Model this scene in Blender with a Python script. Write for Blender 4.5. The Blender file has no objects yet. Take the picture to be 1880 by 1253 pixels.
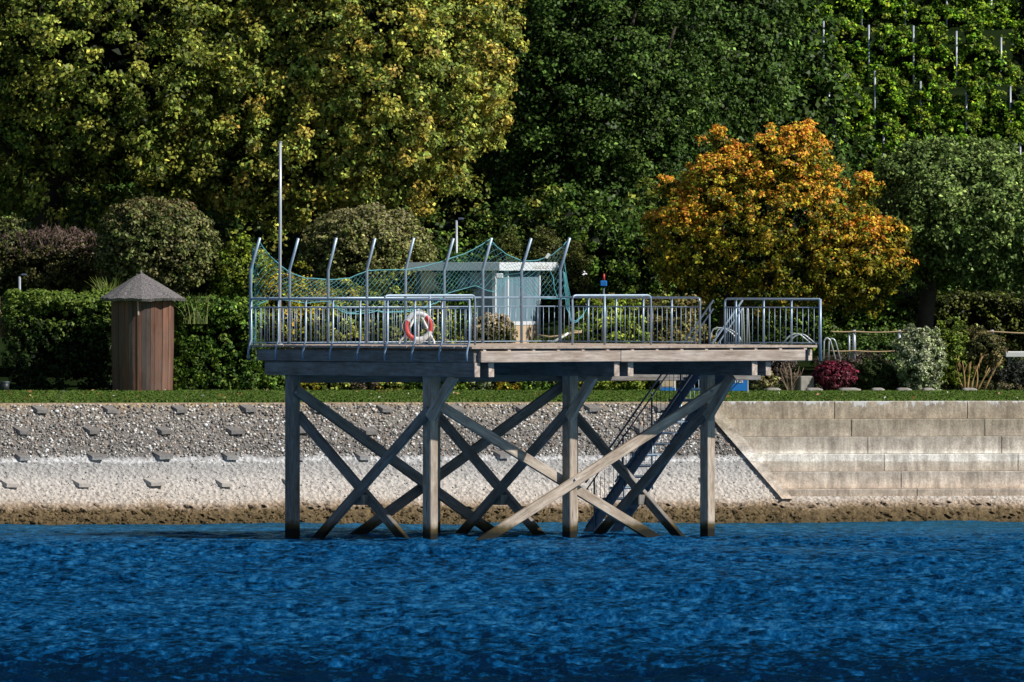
import bpy, math, random
import numpy as np
from mathutils import Vector, Matrix
random.seed(7); rng = np.random.default_rng(7)
SC = bpy.context.scene; COL = SC.collection
CAMD, FOC, EYE, HOR = 300.0, 24000.0, 6.7, 460.0
def W(px, py, Y):
    k = (CAMD + Y) / FOC
    return Vector(((px - 940) * k, Y, EYE - (py - HOR) * k))
def WX(px, Y): return (px - 940) * (CAMD + Y) / FOC
def M(Y): return (CAMD + Y) / FOC            # metres for one photo pixel at depth Y

# ------------------------------------------------------------------ materials
def srgb(r, g, b):
    f = lambda c: (c / 255 / 12.92) if c <= 10 else ((c / 255 + .055) / 1.055) ** 2.4
    return (f(r), f(g), f(b), 1)
class NT:
    def __init__(s, name):
        s.m = bpy.data.materials.new(name); s.m.use_nodes = True
        s.t = s.m.node_tree; s.N = s.t.nodes; s.L = s.t.links
        s.b = s.N['Principled BSDF']; s.out = s.N['Material Output']
    def n(s, kind, **kw):
        o = s.N.new('ShaderNode' + kind)
        for k, v in kw.items():
            if k in o.inputs.keys(): o.inputs[k].default_value = v
            else: setattr(o, k, v)
        return o
    def l(s, a, b): s.L.new(a, b)
    def coord(s, kind='Object', scale=(1, 1, 1)):
        c = s.n('TexCoord'); mp = s.n('Mapping'); mp.inputs['Scale'].default_value = scale
        s.l(c.outputs[kind], mp.inputs['Vector']); return mp.outputs[0]
    def noise(s, vec, scale, detail=4, rough=.6):
        o = s.n('TexNoise'); o.inputs['Scale'].default_value = scale; o.inputs['Detail'].default_value = detail
        o.inputs['Roughness'].default_value = rough; s.l(vec, o.inputs['Vector']); return o.outputs['Fac']
    def ramp(s, fac, stops, interp='LINEAR'):
        r = s.n('ValToRGB'); e = r.color_ramp.elements; r.color_ramp.interpolation = interp
        while len(e) < len(stops): e.new(.5)
        for i, (p, c) in enumerate(stops):
            e[i].position = p; e[i].color = c if len(c) == 4 else (*c, 1)
        s.l(fac, r.inputs[0]); return r.outputs[0]
    def mix(s, fac, a, b, mode='MIX'):
        x = s.n('Mix', data_type='RGBA', blend_type=mode)
        for v, sock in ((fac, x.inputs[0]), (a, x.inputs[6]), (b, x.inputs[7])):
            if isinstance(v, (int, float)): sock.default_value = v
            elif isinstance(v, tuple): sock.default_value = v
            else: s.l(v, sock)
        return x.outputs[2]
    def math(s, op, a, b=0.0, c=None):
        x = s.n('Math', operation=op)
        for v, i in ((a, 0), (b, 1), (c, 2)):
            if v is None: continue
            if isinstance(v, (int, float)): x.inputs[i].default_value = v
            else: s.l(v, x.inputs[i])
        return x.outputs[0]
    def bump(s, h, strength=.3, dist=.02):
        b = s.n('Bump'); b.inputs['Strength'].default_value = strength; b.inputs['Distance'].default_value = dist
        s.l(h, b.inputs['Height']); s.l(b.outputs[0], s.b.inputs['Normal'])
    def col(s, c):
        if isinstance(c, tuple): s.b.inputs['Base Color'].default_value = c
        else: s.l(c, s.b.inputs['Base Color'])
    def rough(s, r): s.b.inputs['Roughness'].default_value = r
    def posz(s):
        g = s.n('NewGeometry'); x = s.n('SeparateXYZ'); s.l(g.outputs['Position'], x.inputs[0]); return x.outputs, g.outputs['Position']
MAT = {}
def simple(name, c, rough=.5, metal=0, var=.25, scale=6, bump=0):
    m = NT(name); v = m.coord()
    f = m.noise(v, scale, 5)
    dark = tuple(x * (1 - var) for x in c[:3]) + (1,); lite = tuple(min(1, x * (1 + var)) for x in c[:3]) + (1,)
    m.col(m.ramp(f, [(.3, dark), (.7, lite)])); m.rough(rough); m.b.inputs['Metallic'].default_value = metal
    if bump: m.bump(f, bump, .01)
    MAT[name] = m.m; return m.m
def wood(name, dark, lite, wet=True, green=.25):
    m = NT(name); v = m.coord(scale=(.8, 9, 9)); v2 = m.coord(scale=(1.2, 3, 3))
    oi = m.n('ObjectInfo'); add = m.n('VectorMath', operation='ADD'); m.l(v, add.inputs[0]); m.l(oi.outputs['Location'], add.inputs[1])
    grain = m.noise(add.outputs[0], 2.2, 8, .7); blot = m.noise(v2, 1.6, 5, .6)
    c = m.ramp(grain, [(.30, tuple(x * .6 for x in dark[:3]) + (1,)), (.44, tuple(x * .8 for x in lite[:3]) + (1,)), (.54, lite), (.72, tuple(min(1, x * 1.3) for x in lite[:3]) + (1,))])
    c = m.mix(m.math('MULTIPLY', m.ramp(blot, [(.35, (0, 0, 0)), (.7, (1, 1, 1))]), .75), c, tuple(x * k_ for x, k_ in zip(lite[:3], (.50, .42, .36))) + (1,))
    mossy = m.noise(m.coord(scale=(1, 1, 1)), 3.1, 6, .75)
    c = m.mix(m.math('MULTIPLY', m.ramp(mossy, [(.52, (0, 0, 0)), (.7, (1, 1, 1))]), green), c, (.07, .085, .035, 1))
    br = m.math('MULTIPLY_ADD', oi.outputs['Random'], .3, .85)
    bc = m.n('HueSaturation'); m.l(c, bc.inputs['Color']); m.l(br, bc.inputs['Value']); c = bc.outputs[0]
    if wet:
        (xyz, pos) = m.posz()
        nz = m.noise(pos, 3.5, 5); h = m.math('ADD', xyz[2], m.math('MULTIPLY', nz, -.22))
        rustf = m.n('MapRange'); m.l(h, rustf.inputs[0]); rustf.inputs[1].default_value = .16; rustf.inputs[2].default_value = .30; rustf.inputs[3].default_value = 1; rustf.inputs[4].default_value = 0
        c = m.mix(rustf.outputs[0], c, (.075, .055, .02, 1))
        wetf = m.n('MapRange'); m.l(h, wetf.inputs[0]); wetf.inputs[1].default_value = .04; wetf.inputs[2].default_value = .14; wetf.inputs[3].default_value = 1; wetf.inputs[4].default_value = 0
        c = m.mix(wetf.outputs[0], c, (.012, .012, .008, 1))
    m.col(c); m.rough(.8); m.b.inputs['Specular IOR Level'].default_value = .25
    m.bump(grain, .5, .012); MAT[name] = m.m; return m.m
wood('weathered_timber', (.14, .11, .09, 1), (.60, .51, .42, 1))
wood('shaded_timber', (.07, .068, .066, 1), (.30, .285, .27, 1), green=.35)  # same timber with the shade on rear and left members put into its colour
wood('beam_timber', (.22, .16, .13, 1), (.62, .53, .46, 1), wet=False, green=.12)
wood('deck_timber', (.30, .24, .19, 1), (.62, .52, .44, 1), wet=False, green=0)
simple('galvanised_steel', (.34, .44, .55), .42, .35, .15, 9)
simple('dark_steel', (.10, .13, .18), .5, .3, .2, 9)
simple('pale_pole_paint', (.55, .58, .62), .35, .2, .08, 4)
simple('white_paint', (.78, .78, .76), .45, 0, .06, 5)
simple('red_plastic', (.62, .07, .05), .45, 0, .12, 5)
simple('net_cord', (.10, .34, .38), .7, 0, .3, 9)
simple('rope_tan', (.5, .36, .2), .8, 0, .2, 20)
simple('blue_paint', (.02, .2, .62), .4, 0, .1, 5)
simple('kiosk_grey', (.5, .55, .6), .5, 0, .06, 3)
simple('fascia', (.74, .78, .82), .45, 0, .05, 3)
simple('beige_panel', (.62, .47, .31), .5, 0, .06, 3)
simple('bark', (.05, .04, .03), .95, 0, .4, 6, .6)
simple('yellow_bark', (.34, .22, .09), .9, 0, .3, 9, .4)
simple('twig', (.30, .22, .15), .9, 0, .3, 12)
simple('concrete_light', (.30, .28, .25), .9, 0, .25, 4, .3)
simple('dark_plastic', (.02, .025, .03), .5, 0, .2, 5)
simple('post_metal', (.42, .46, .52), .45, .3, .12, 6)
simple('red_sheet', (.7, .04, .03), .5, 0, .2, 5)
simple('rust', (.25, .06, .02), .8, 0, .4, 8)
# glass
g = NT('window_glass'); g.col((.16, .25, .29, 1)); g.rough(.06); g.b.inputs['Specular IOR Level'].default_value = .9
gm = g.noise(g.coord(scale=(5, 5, .6)), 1.4, 3); g.col(g.ramp(gm, [(.3, (.13, .22, .29)), (.7, (.26, .38, .45))])); MAT['window_glass'] = g.m
g = NT('clear_glass'); tr = g.n('BsdfTransparent'); tr.inputs[0].default_value = (.75, .88, .86, 1)
gl = g.n('BsdfGlossy'); gl.inputs['Roughness'].default_value = .05; mx = g.n('MixShader'); mx.inputs[0].default_value = .22
g.l(tr.outputs[0], mx.inputs[1]); g.l(gl.outputs[0], mx.inputs[2]); g.l(mx.outputs[0], g.out.inputs[0]); MAT['clear_glass'] = g.m
# leaves, colour from the mesh attribute
def leafmat(name, trans=.24, rough=.5):
    g = NT(name); a = g.n('Attribute', attribute_name='leaf_tint')
    nz = g.noise(g.coord(), 35, 2); c = g.mix(.35, a.outputs[0], g.mix(1.0, a.outputs[0], g.ramp(nz, [(.3, (.4, .4, .4)), (.7, (1.5, 1.5, 1.5))]), 'MULTIPLY'))
    g.col(c); g.rough(rough); g.b.inputs['Specular IOR Level'].default_value = .35
    t = g.n('BsdfTranslucent'); g.l(c, t.inputs[0]); g.b.inputs['Specular IOR Level'].default_value = .22; mx = g.n('MixShader'); mx.inputs[0].default_value = trans
    g.l(g.b.outputs[0], mx.inputs[1]); g.l(t.outputs[0], mx.inputs[2]); g.l(mx.outputs[0], g.out.inputs[0]); MAT[name] = g.m
leafmat('leaf'); leafmat('stone_tint', 0, .8); MAT['stone_tint'].node_tree.nodes['Principled BSDF'].inputs['Specular IOR Level'].default_value = .1
# water
g = NT('lake_water'); (xyz, pos) = g.posz()
mp = g.n('Mapping'); g.l(pos, mp.inputs[0]); mp.inputs['Scale'].default_value = (1, .8, 1)
n1 = g.noise(mp.outputs[0], 5.5, 4, .6); n2 = g.noise(mp.outputs[0], 1.3, 3, .5)
h = g.math('ADD', g.math('MULTIPLY', n1, .6), g.math('MULTIPLY', n2, 1.3))
g.rough(.09); g.b.inputs['Specular IOR Level'].default_value = .08; g.b.inputs['IOR'].default_value = 1.33
big = g.noise(pos, .12, 3)
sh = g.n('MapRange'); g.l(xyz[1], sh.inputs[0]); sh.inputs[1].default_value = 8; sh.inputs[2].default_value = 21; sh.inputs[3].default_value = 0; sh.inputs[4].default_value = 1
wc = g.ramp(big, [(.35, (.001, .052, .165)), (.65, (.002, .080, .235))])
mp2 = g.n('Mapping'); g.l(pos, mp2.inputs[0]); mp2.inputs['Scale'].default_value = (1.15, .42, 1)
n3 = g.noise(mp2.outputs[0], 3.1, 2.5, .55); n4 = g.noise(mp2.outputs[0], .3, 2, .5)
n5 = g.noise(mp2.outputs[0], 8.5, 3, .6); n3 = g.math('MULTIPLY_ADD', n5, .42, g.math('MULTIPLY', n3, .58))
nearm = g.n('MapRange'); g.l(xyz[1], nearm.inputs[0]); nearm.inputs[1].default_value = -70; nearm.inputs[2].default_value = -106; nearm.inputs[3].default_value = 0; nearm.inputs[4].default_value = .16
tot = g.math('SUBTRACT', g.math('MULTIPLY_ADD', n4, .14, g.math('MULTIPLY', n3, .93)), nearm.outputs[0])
wc = g.ramp(tot, [(.44, (.0005, .010, .034)), (.495, (.001, .037, .112)), (.56, (.003, .066, .188)), (.64, (.02, .14, .31))])  # ripple highlights, dark troughs and darker near swell painted into the water colour
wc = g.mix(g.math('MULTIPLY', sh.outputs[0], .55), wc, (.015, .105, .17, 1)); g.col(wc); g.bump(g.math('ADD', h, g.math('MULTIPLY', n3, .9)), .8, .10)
df = g.n('BsdfDiffuse'); g.l(wc, df.inputs[0]); gs = g.n('BsdfGlossy'); gs.inputs[0].default_value = (.30, .72, 1, 1); gs.inputs['Roughness'].default_value = .06
bn = [n_ for n_ in g.N if n_.type == 'BUMP'][-1]
for q_ in (df, gs): g.l(bn.outputs[0], q_.inputs['Normal'])
fr = g.n('Fresnel'); fr.inputs[0].default_value = 1.33; g.l(bn.outputs[0], fr.inputs['Normal']); ff = g.math('MINIMUM', g.math('MULTIPLY', fr.outputs[0], .5), .26)
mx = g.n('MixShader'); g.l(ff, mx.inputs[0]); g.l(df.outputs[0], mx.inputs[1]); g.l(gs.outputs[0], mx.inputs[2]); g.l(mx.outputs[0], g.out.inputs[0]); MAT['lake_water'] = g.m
# cobbled slope
g = NT('embankment_stone'); (xyz, pos) = g.posz()
vo = g.n('TexVoronoi'); vo.inputs['Scale'].default_value = 9; g.l(pos, vo.inputs['Vector'])
nA = g.noise(pos, 14, 6, .7); nB = g.noise(pos, 1.1, 5, .6); nC = g.noise(pos, 45, 3, .6)
hz = g.math('ADD', xyz[2], g.math('MULTIPLY_ADD', g.math('SUBTRACT', nA, .5), .22, g.math('MULTIPLY', g.math('SUBTRACT', nB, .5), .42)))
zz = g.math('DIVIDE', hz, 3.0)
band = g.ramp(zz, [(.0, (.10, .07, .028)), (.11, (.17, .12, .06)), (.15, (.38, .29, .21)), (.20, (.56, .50, .44)), (.33, (.56, .53, .50)), (.43, (.42, .41, .40)), (.49, (.38, .38, .38)), (.515, (.64, .65, .66)), (.535, (.46, .46, .47)), (.56, (.19, .18, .17)), (.8, (.24, .22, .20)), (.93, (.28, .25, .21)), (.975, (.40, .30, .18))])
mort = g.ramp(nA, [(.3, (.62, .61, .6)), (.65, (1.45, 1.42, 1.38))])
c = g.mix(1.0, band, mort, 'MULTIPLY')
cx = g.n('CombineXYZ'); g.l(g.math('MULTIPLY', g.math('SUBTRACT', xyz[0], xyz[2]), 3.2), cx.inputs[0]); g.l(g.math('MULTIPLY', g.math('ADD', xyz[0], xyz[2]), 17.0), cx.inputs[1])
pebble_shade = g.noise(cx.outputs[0], 1.0, 5, .65); c = g.mix(g.ramp(pebble_shade, [(.57, (0, 0, 0)), (.66, (1, 1, 1))]), c, g.mix(1.0, c, (.30, .28, .28, 1), 'MULTIPLY'))  # slanting pebble shadow streaks painted into the stone colour
g.col(c); g.rough(.9)
g.bump(g.math('ADD', vo.outputs['Distance'], g.math('MULTIPLY', nC, .6)), 1.0, .05); MAT['embankment_stone'] = g.m
g = NT('embankment_plain'); (xyz, pos) = g.posz(); zz = g.math('DIVIDE', xyz[2], 3.0)
c = g.ramp(zz, [(.2, (.42, .34, .26)), (.33, (.56, .51, .46)), (.5, (.46, .46, .46)), (.56, (.21, .195, .18)), (.9, (.25, .23, .21))]); nA = g.noise(pos, 18, 6, .7)
g.col(g.mix(1.0, c, g.ramp(nA, [(.3, (.6, .6, .6)), (.65, (1.2, 1.2, 1.2))]), 'MULTIPLY')); g.rough(.9); g.bump(nA, .6, .02); MAT['embankment_plain'] = g.m
# concrete courses
g = NT('wall_concrete'); (xyz, pos) = g.posz()
oi = g.n('ObjectInfo')
st = g.n('Mapping'); g.l(pos, st.inputs[0]); st.inputs['Scale'].default_value = (5, 5, .7)
s1 = g.noise(st.outputs[0], 1.2, 6, .7); s2 = g.noise(pos, 22, 5, .7); s3 = g.noise(pos, .8, 4)
st2 = g.n('Mapping'); g.l(pos, st2.inputs[0]); st2.inputs['Scale'].default_value = (3.2, 3.2, 1.2); s4 = g.noise(st2.outputs[0], 1.3, 5, .65)
hz = g.math('DIVIDE', g.math('ADD', xyz[2], g.math('MULTIPLY', g.math('SUBTRACT', s3, .5), .16)), 3.0)
band = g.ramp(hz, [(.18, (.48, .40, .33)), (.25, (.38, .33, .29)), (.30, (.50, .44, .39)), (.42, (.36, .33, .30)), (.49, (.42, .40, .37)), (.50, (.60, .60, .60)), (.555, (.56, .56, .55)), (.59, (.36, .34, .32)), (.8, (.28, .25, .205)), (1.0, (.33, .29, .24))])
c = g.mix(1.0, band, g.ramp(s1, [(.3, (.85, .82, .78)), (.62, (1.75, 1.72, 1.66))]), 'MULTIPLY')
c = g.mix(1.0, c, g.ramp(g.noise(pos, 2.2, 6, .7), [(.35, (.72, .7, .68)), (.6, (1.15, 1.15, 1.15))]), 'MULTIPLY'); c = g.mix(1.0, c, g.ramp(s2, [(.3, (.68, .67, .65)), (.7, (1.22, 1.19, 1.14))]), 'MULTIPLY')
topz = g.n('MapRange'); g.l(xyz[2], topz.inputs[0]); topz.inputs[1].default_value = 2.6; topz.inputs[2].default_value = 2.93; topz.inputs[3].default_value = -.2; topz.inputs[4].default_value = .14
drip = g.math('ADD', s4, topz.outputs[0]); c = g.mix(g.ramp(drip, [(.62, (0, 0, 0)), (.67, (1, 1, 1))]), c, (.68, .67, .65, 1))
g.col(c); g.rough(.92); g.bump(s2, .5, .02); MAT['wall_concrete'] = g.m
# lawn, ground
g = NT('lawn_grass'); (xyz, pos) = g.posz(); a = g.noise(pos, .35, 4); b = g.noise(pos, 7, 4, .7)
c = g.mix(g.ramp(b, [(.3, (0, 0, 0)), (.7, (1, 1, 1))]), (.028, .075, .008, 1), (.07, .15, .015, 1)); c = g.mix(g.ramp(a, [(.45, (0, 0, 0)), (.8, (1, 1, 1))]), c, (.12, .15, .03, 1)); g.col(c); g.rough(.9); g.bump(b, .8, .05); MAT['lawn_grass'] = g.m
simple('soil', (.014, .024, .008), 1, 0, .5, 2, .5); MAT['soil'].node_tree.nodes['Principled BSDF'].inputs['Specular IOR Level'].default_value = 0
simple('grass_path', (.36, .28, .16), .95, 0, .3, 3, .3)
# hut
g = NT('hut_boards'); v = g.coord(scale=(1, 1, .12)); n_ = g.noise(v, 9, 7, .7); n2 = g.noise(g.coord(), 1.3, 4)
an = g.n('Attribute', attribute_name='leaf_tint')
c = g.mix(1.0, an.outputs[0], g.ramp(n_, [(.25, (.45, .42, .4)), (.7, (1.35, 1.3, 1.3))]), 'MULTIPLY'); c = g.mix(g.math('MULTIPLY', g.ramp(n2, [(.4, (0, 0, 0)), (.75, (1, 1, 1))]), .45), c, (.14, .12, .11, 1)); g.col(c); g.rough(.85); g.bump(n_, .5, .02); MAT['hut_boards'] = g.m
g = NT('thatch'); v = g.coord(scale=(1, 1, .15)); n_ = g.noise(v, 26, 6, .75); g.col(g.ramp(n_, [(.35, (.05, .048, .05)), (.65, (.34, .31, .31))])); g.rough(.95); g.bump(n_, 1, .05); MAT['thatch'] = g.m
g = NT('sawdust'); MAT['sawdust'] = g.m

# ------------------------------------------------------------------ mesh helpers
def mk(name, V, F, mat, parent=None, smooth=False, cols=None, world=True, M4=None):
    me = bpy.data.meshes.new(name)
    V = np.asarray(V, dtype=np.float32).reshape(-1, 3)
    if isinstance(F, np.ndarray):
        k = F.shape[1]; me.vertices.add(len(V)); me.vertices.foreach_set('co', V.ravel())
        me.loops.add(F.size); me.loops.foreach_set('vertex_index', F.astype(np.int32).ravel())
        me.polygons.add(len(F)); me.polygons.foreach_set('loop_start', np.arange(0, F.size, k, dtype=np.int32))
        me.update(calc_edges=True)
    else:
        me.from_pydata(V.tolist(), [], F); me.update()
    if smooth: me.polygons.foreach_set('use_smooth', np.ones(len(me.polygons), dtype=bool))
    if cols is not None:
        a = me.attributes.new('leaf_tint', 'FLOAT_COLOR', 'POINT')
        c = np.ones((len(V), 4), dtype=np.float32); c[:, :3] = cols; a.data.foreach_set('color', c.ravel())
    me.materials.append(MAT[mat] if isinstance(mat, str) else mat)
    o = bpy.data.objects.new(name, me); COL.objects.link(o)
    if M4 is not None: o.matrix_world = M4
    if parent is not None:
        o.parent = parent
        o.matrix_parent_inverse = Matrix.Identity(4)
        base = WORLD.get(parent.name, Matrix.Identity(4))
        wm = M4 if M4 is not None else Matrix.Identity(4)
        o.matrix_basis = base.inverted() @ wm; WORLD[o.name] = wm.copy()
    else: WORLD[o.name] = (M4.copy() if M4 is not None else Matrix.Identity(4))
    return o
WORLD = {}
def thing(name, label, cat, loc, group=None, rz=0):
    o = bpy.data.objects.new(name, None); COL.objects.link(o); o.empty_display_size = .3
    m = Matrix.Translation(Vector(loc)) @ Matrix.Rotation(rz, 4, 'Z'); o.matrix_basis = m; WORLD[o.name] = m
    return tag(o, label, cat, group)
def tag(o, label, cat, group=None, kind=None):
    if label: o['label'] = label
    if cat: o['category'] = cat
    if group: o['group'] = group
    if kind: o['kind'] = kind
    return o
def struct(o): o['kind'] = 'structure'; return o
class MB:
    def __init__(s): s.V = []; s.F = []
    def poly(s, vs, fs):
        b = len(s.V); s.V += [tuple(v) for v in vs]; s.F += [tuple(i + b for i in f) for f in fs]
    def box(s, c, size, rot=None, bev=0):
        hx, hy, hz = [q / 2 for q in size]; R = rot or Matrix.Identity(3); c = Vector(c)
        if bev <= 0:
            vs = [c + R @ Vector((x * hx, y * hy, z * hz)) for z in (-1, 1) for x, y in ((-1, -1), (1, -1), (1, 1), (-1, 1))]
            s.poly(vs, [(3, 2, 1, 0), (4, 5, 6, 7), (0, 1, 5, 4), (1, 2, 6, 5), (2, 3, 7, 6), (3, 0, 4, 7)]); return
        b = bev; ring = [(hx - b, -hy), (hx, -hy + b), (hx, hy - b), (hx - b, hy), (-hx + b, hy), (-hx, hy - b), (-hx, -hy + b), (-hx + b, -hy)]
        def lv(z, k): return [c + R @ Vector((x * (1 - k / hx), y * (1 - k / hy), z)) for x, y in ring]
        vs = lv(-hz, b) + lv(-hz + b, 0) + lv(hz - b, 0) + lv(hz, b); fs = [tuple(range(7, -1, -1)), tuple(range(24, 32))]
        for L in range(3):
            for i in range(8): j = (i + 1) % 8; fs.append((L * 8 + i, L * 8 + j, L * 8 + 8 + j, L * 8 + 8 + i))
        s.poly(vs, fs)
    def tube(s, pts, r, n=6, r2=None, cap=True):
        pts = [Vector(p) for p in pts]; rings = []
        for i, p in enumerate(pts):
            d = (pts[min(i + 1, len(pts) - 1)] - pts[max(i - 1, 0)]).normalized()
            up = Vector((0, 0, 1)) if abs(d.z) < .95 else Vector((0, 1, 0)); a = d.cross(up).normalized(); b = a.cross(d)
            rr = r if r2 is None else r + (r2 - r) * i / (len(pts) - 1)
            rings.append([p + (a * math.cos(2 * math.pi * k / n) + b * math.sin(2 * math.pi * k / n)) * rr for k in range(n)])
        vs = [v for q in rings for v in q]; fs = []
        for i in range(len(pts) - 1):
            for k in range(n): j = (k + 1) % n; fs.append((i * n + k, i * n + j, (i + 1) * n + j, (i + 1) * n + k))
        if cap: fs += [tuple(range(n - 1, -1, -1)), tuple(range((len(pts) - 1) * n, len(pts) * n))]
        s.poly(vs, fs)
    def build(s, name, mat, parent=None, smooth=False): return mk(name, s.V, s.F, mat, parent, smooth)
def tube(name, pts, r, mat, parent, n=6, r2=None):
    b = MB(); b.tube(pts, r, n, r2); return b.build(name, mat, parent, True)
def timber(name, p0, p1, w, h, mat, parent, up=(0, 0, 1), bev=.012):
    p0, p1 = Vector(p0), Vector(p1); d = p1 - p0; L = d.length; x = d.normalized(); u = Vector(up)
    y = u.cross(x).normalized(); z = x.cross(y)
    R = Matrix((x, y, z)).transposed().to_4x4(); b = MB(); b.box((0, 0, 0), (L, w, h), bev=bev)
    # subtle irregular edges
    V = [(v[0], v[1] + random.uniform(-.003, .003), v[2] + random.uniform(-.004, .004)) for v in b.V]
    return mk(name, V, b.F, mat, parent, M4=Matrix.Translation((p0 + p1) / 2) @ R)
def fillet(pts, r=.09, n=4):
    pts = [Vector(p) for p in pts]; out = [pts[0]]
    for i in range(1, len(pts) - 1):
        a, b, c = pts[i - 1], pts[i], pts[i + 1]; d1 = (a - b).normalized(); d2 = (c - b).normalized()
        rr = min(r, (a - b).length * .45, (c - b).length * .45); s, e = b + d1 * rr, b + d2 * rr
        for k in range(n + 1): t = k / n; out.append((1 - t) ** 2 * s + 2 * t * (1 - t) * b + t * t * e)
    return out + [pts[-1]]

# ------------------------------------------------------------------ foliage
def nrm(a): return a / np.maximum(np.linalg.norm(a, axis=1, keepdims=True), 1e-9)
def leaves(name, P, N, S, C, mat='leaf', parent=None, elong=.62):
    n = len(P); r = nrm(rng.normal(size=(n, 3))); t = nrm(np.cross(N, r)); b = np.cross(N, t); S = S[:, None]
    f = N * S * rng.uniform(.05, .22, (n, 1))
    V = np.stack([P - t * S * .5, P + b * S * elong * .5 + f + t * S * rng.uniform(-.12, .12, (n, 1)), P + t * S * .5, P - b * S * elong * .5 + f], 1).reshape(-1, 3)
    F = np.arange(n * 4).reshape(n, 4); CC = np.repeat(C, 4, axis=0)
    return mk(name, V, F, mat, parent, cols=np.clip(CC, 0, 1))
def pick(pal, n, w=None):
    pal = np.array(pal); w = None if w is None else np.array(w) / sum(w)
    return pal[rng.choice(len(pal), n, p=w)]
def lump(d, seed, f=2.3):
    r = np.random.default_rng(seed); o = np.zeros(len(d))
    for k in range(5):
        a = r.normal(size=3) * f * (1 + .5 * k); o += np.sin(d @ a + r.uniform(0, 6)) / (1 + .6 * k)
    return o / 2.2
def crown_pts(center, rad, ncl, cr, per, leaf, pal, w=None, seed=1, lumpy=.16, shell=.55, top=None, topz=.2, back=.35, core=.25, up=.35, box=False, vari=.35, dark_low=0.0, spiky=0):
    c = np.array(center); rad = np.array(rad)
    n0 = int(ncl * 1.6)
    if box:
        d = rng.uniform(-1, 1, (n0, 3)); ax = rng.integers(0, 3, n0); sg = np.where(rng.random(n0) < .5, -1, 1)
        for i in (1, 2): d[ax == i, i] = np.where(i == 2, 1, sg[ax == i]) * rng.uniform(.75, 1, (ax == i).sum())
        d[ax == 0, 0] = sg[ax == 0] * rng.uniform(.3, 1, (ax == 0).sum()); rr = np.ones(n0)
        pos = d * (1 + np.array([.06, .06, .15]) * lump(d * 3, seed)[:, None])
    else:
        d = nrm(rng.normal(size=(n0, 3))); rr = (shell + (1 - shell) * rng.random(n0) ** .6) * (1 + lumpy * lump(d, seed))
        if spiky: rr *= 1 + spiky * np.maximum(0, rng.normal(size=n0) - 1.2)
        pos = d * rr[:, None]
    keep = (pos[:, 1] < .15) | (rng.random(n0) < back); d = d[keep]; pos = pos[keep]; pos = pos[:ncl]; d = d[:ncl]; m = len(pos)
    cc = c + pos * rad; crr = cr * rng.uniform(.6, 1.35, m)
    idx = np.repeat(np.arange(m), per); n = len(idx)
    ld = nrm(rng.normal(size=(n, 3)) + d[idx] * .7 + np.array([0, 0, .3])); q = rng.uniform(.35, 1.0, n)
    P = cc[idx] + ld * (crr[idx] * q)[:, None] * np.array([1, 1, .75])
    N = nrm(ld * .55 + np.array([0, -.12, up]) + d[idx] * .25 + rng.normal(size=(n, 3)) * .5)
    S = leaf * rng.uniform(.6, 1.35, n)
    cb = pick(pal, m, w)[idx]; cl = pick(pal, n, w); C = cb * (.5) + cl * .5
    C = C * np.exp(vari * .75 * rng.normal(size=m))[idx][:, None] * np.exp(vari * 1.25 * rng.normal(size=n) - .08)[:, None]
    C = C * np.where(q < .5, .45, 1.05)[:, None]  # leaves deep in a clump darkened, shade painted into their tint
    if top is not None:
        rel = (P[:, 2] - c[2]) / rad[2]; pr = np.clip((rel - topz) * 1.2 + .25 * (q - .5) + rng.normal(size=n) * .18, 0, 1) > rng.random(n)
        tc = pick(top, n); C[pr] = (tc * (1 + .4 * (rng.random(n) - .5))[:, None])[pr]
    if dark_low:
        rel = np.clip((P[:, 2] - (c[2] - rad[2])) / (2 * rad[2]), 0, 1); C = C * (1 - dark_low * (1 - rel))[:, None]  # shade on the lower foliage painted into the leaf colour
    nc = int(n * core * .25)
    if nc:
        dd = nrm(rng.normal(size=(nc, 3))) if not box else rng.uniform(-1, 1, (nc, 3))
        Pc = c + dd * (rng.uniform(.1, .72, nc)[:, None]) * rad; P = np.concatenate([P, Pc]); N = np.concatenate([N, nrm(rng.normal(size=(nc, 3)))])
        S = np.concatenate([S, np.full(nc, leaf * 2.6)]); C = np.concatenate([C, np.tile(np.array([.012, .02, .007]), (nc, 1))])  # big near-black core leaves added as painted shade inside the crown
    return P, N, S, C
def cat(parts): return [np.concatenate([p[i] for p in parts]) for i in range(4)]
def limb(mb, p0, p1, r0, r1, bend=.12, n=5):
    p0, p1 = Vector(p0), Vector(p1); L = (p1 - p0).length; o = Vector((random.uniform(-1, 1), random.uniform(-.5, .5), random.uniform(-.3, .6))) * bend * L
    pts = []
    for i in range(n + 1): t = i / n; pts.append(p0.lerp(p1, t) + o * math.sin(math.pi * t))
    mb.tube(pts, r0, 8, r1)
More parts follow.
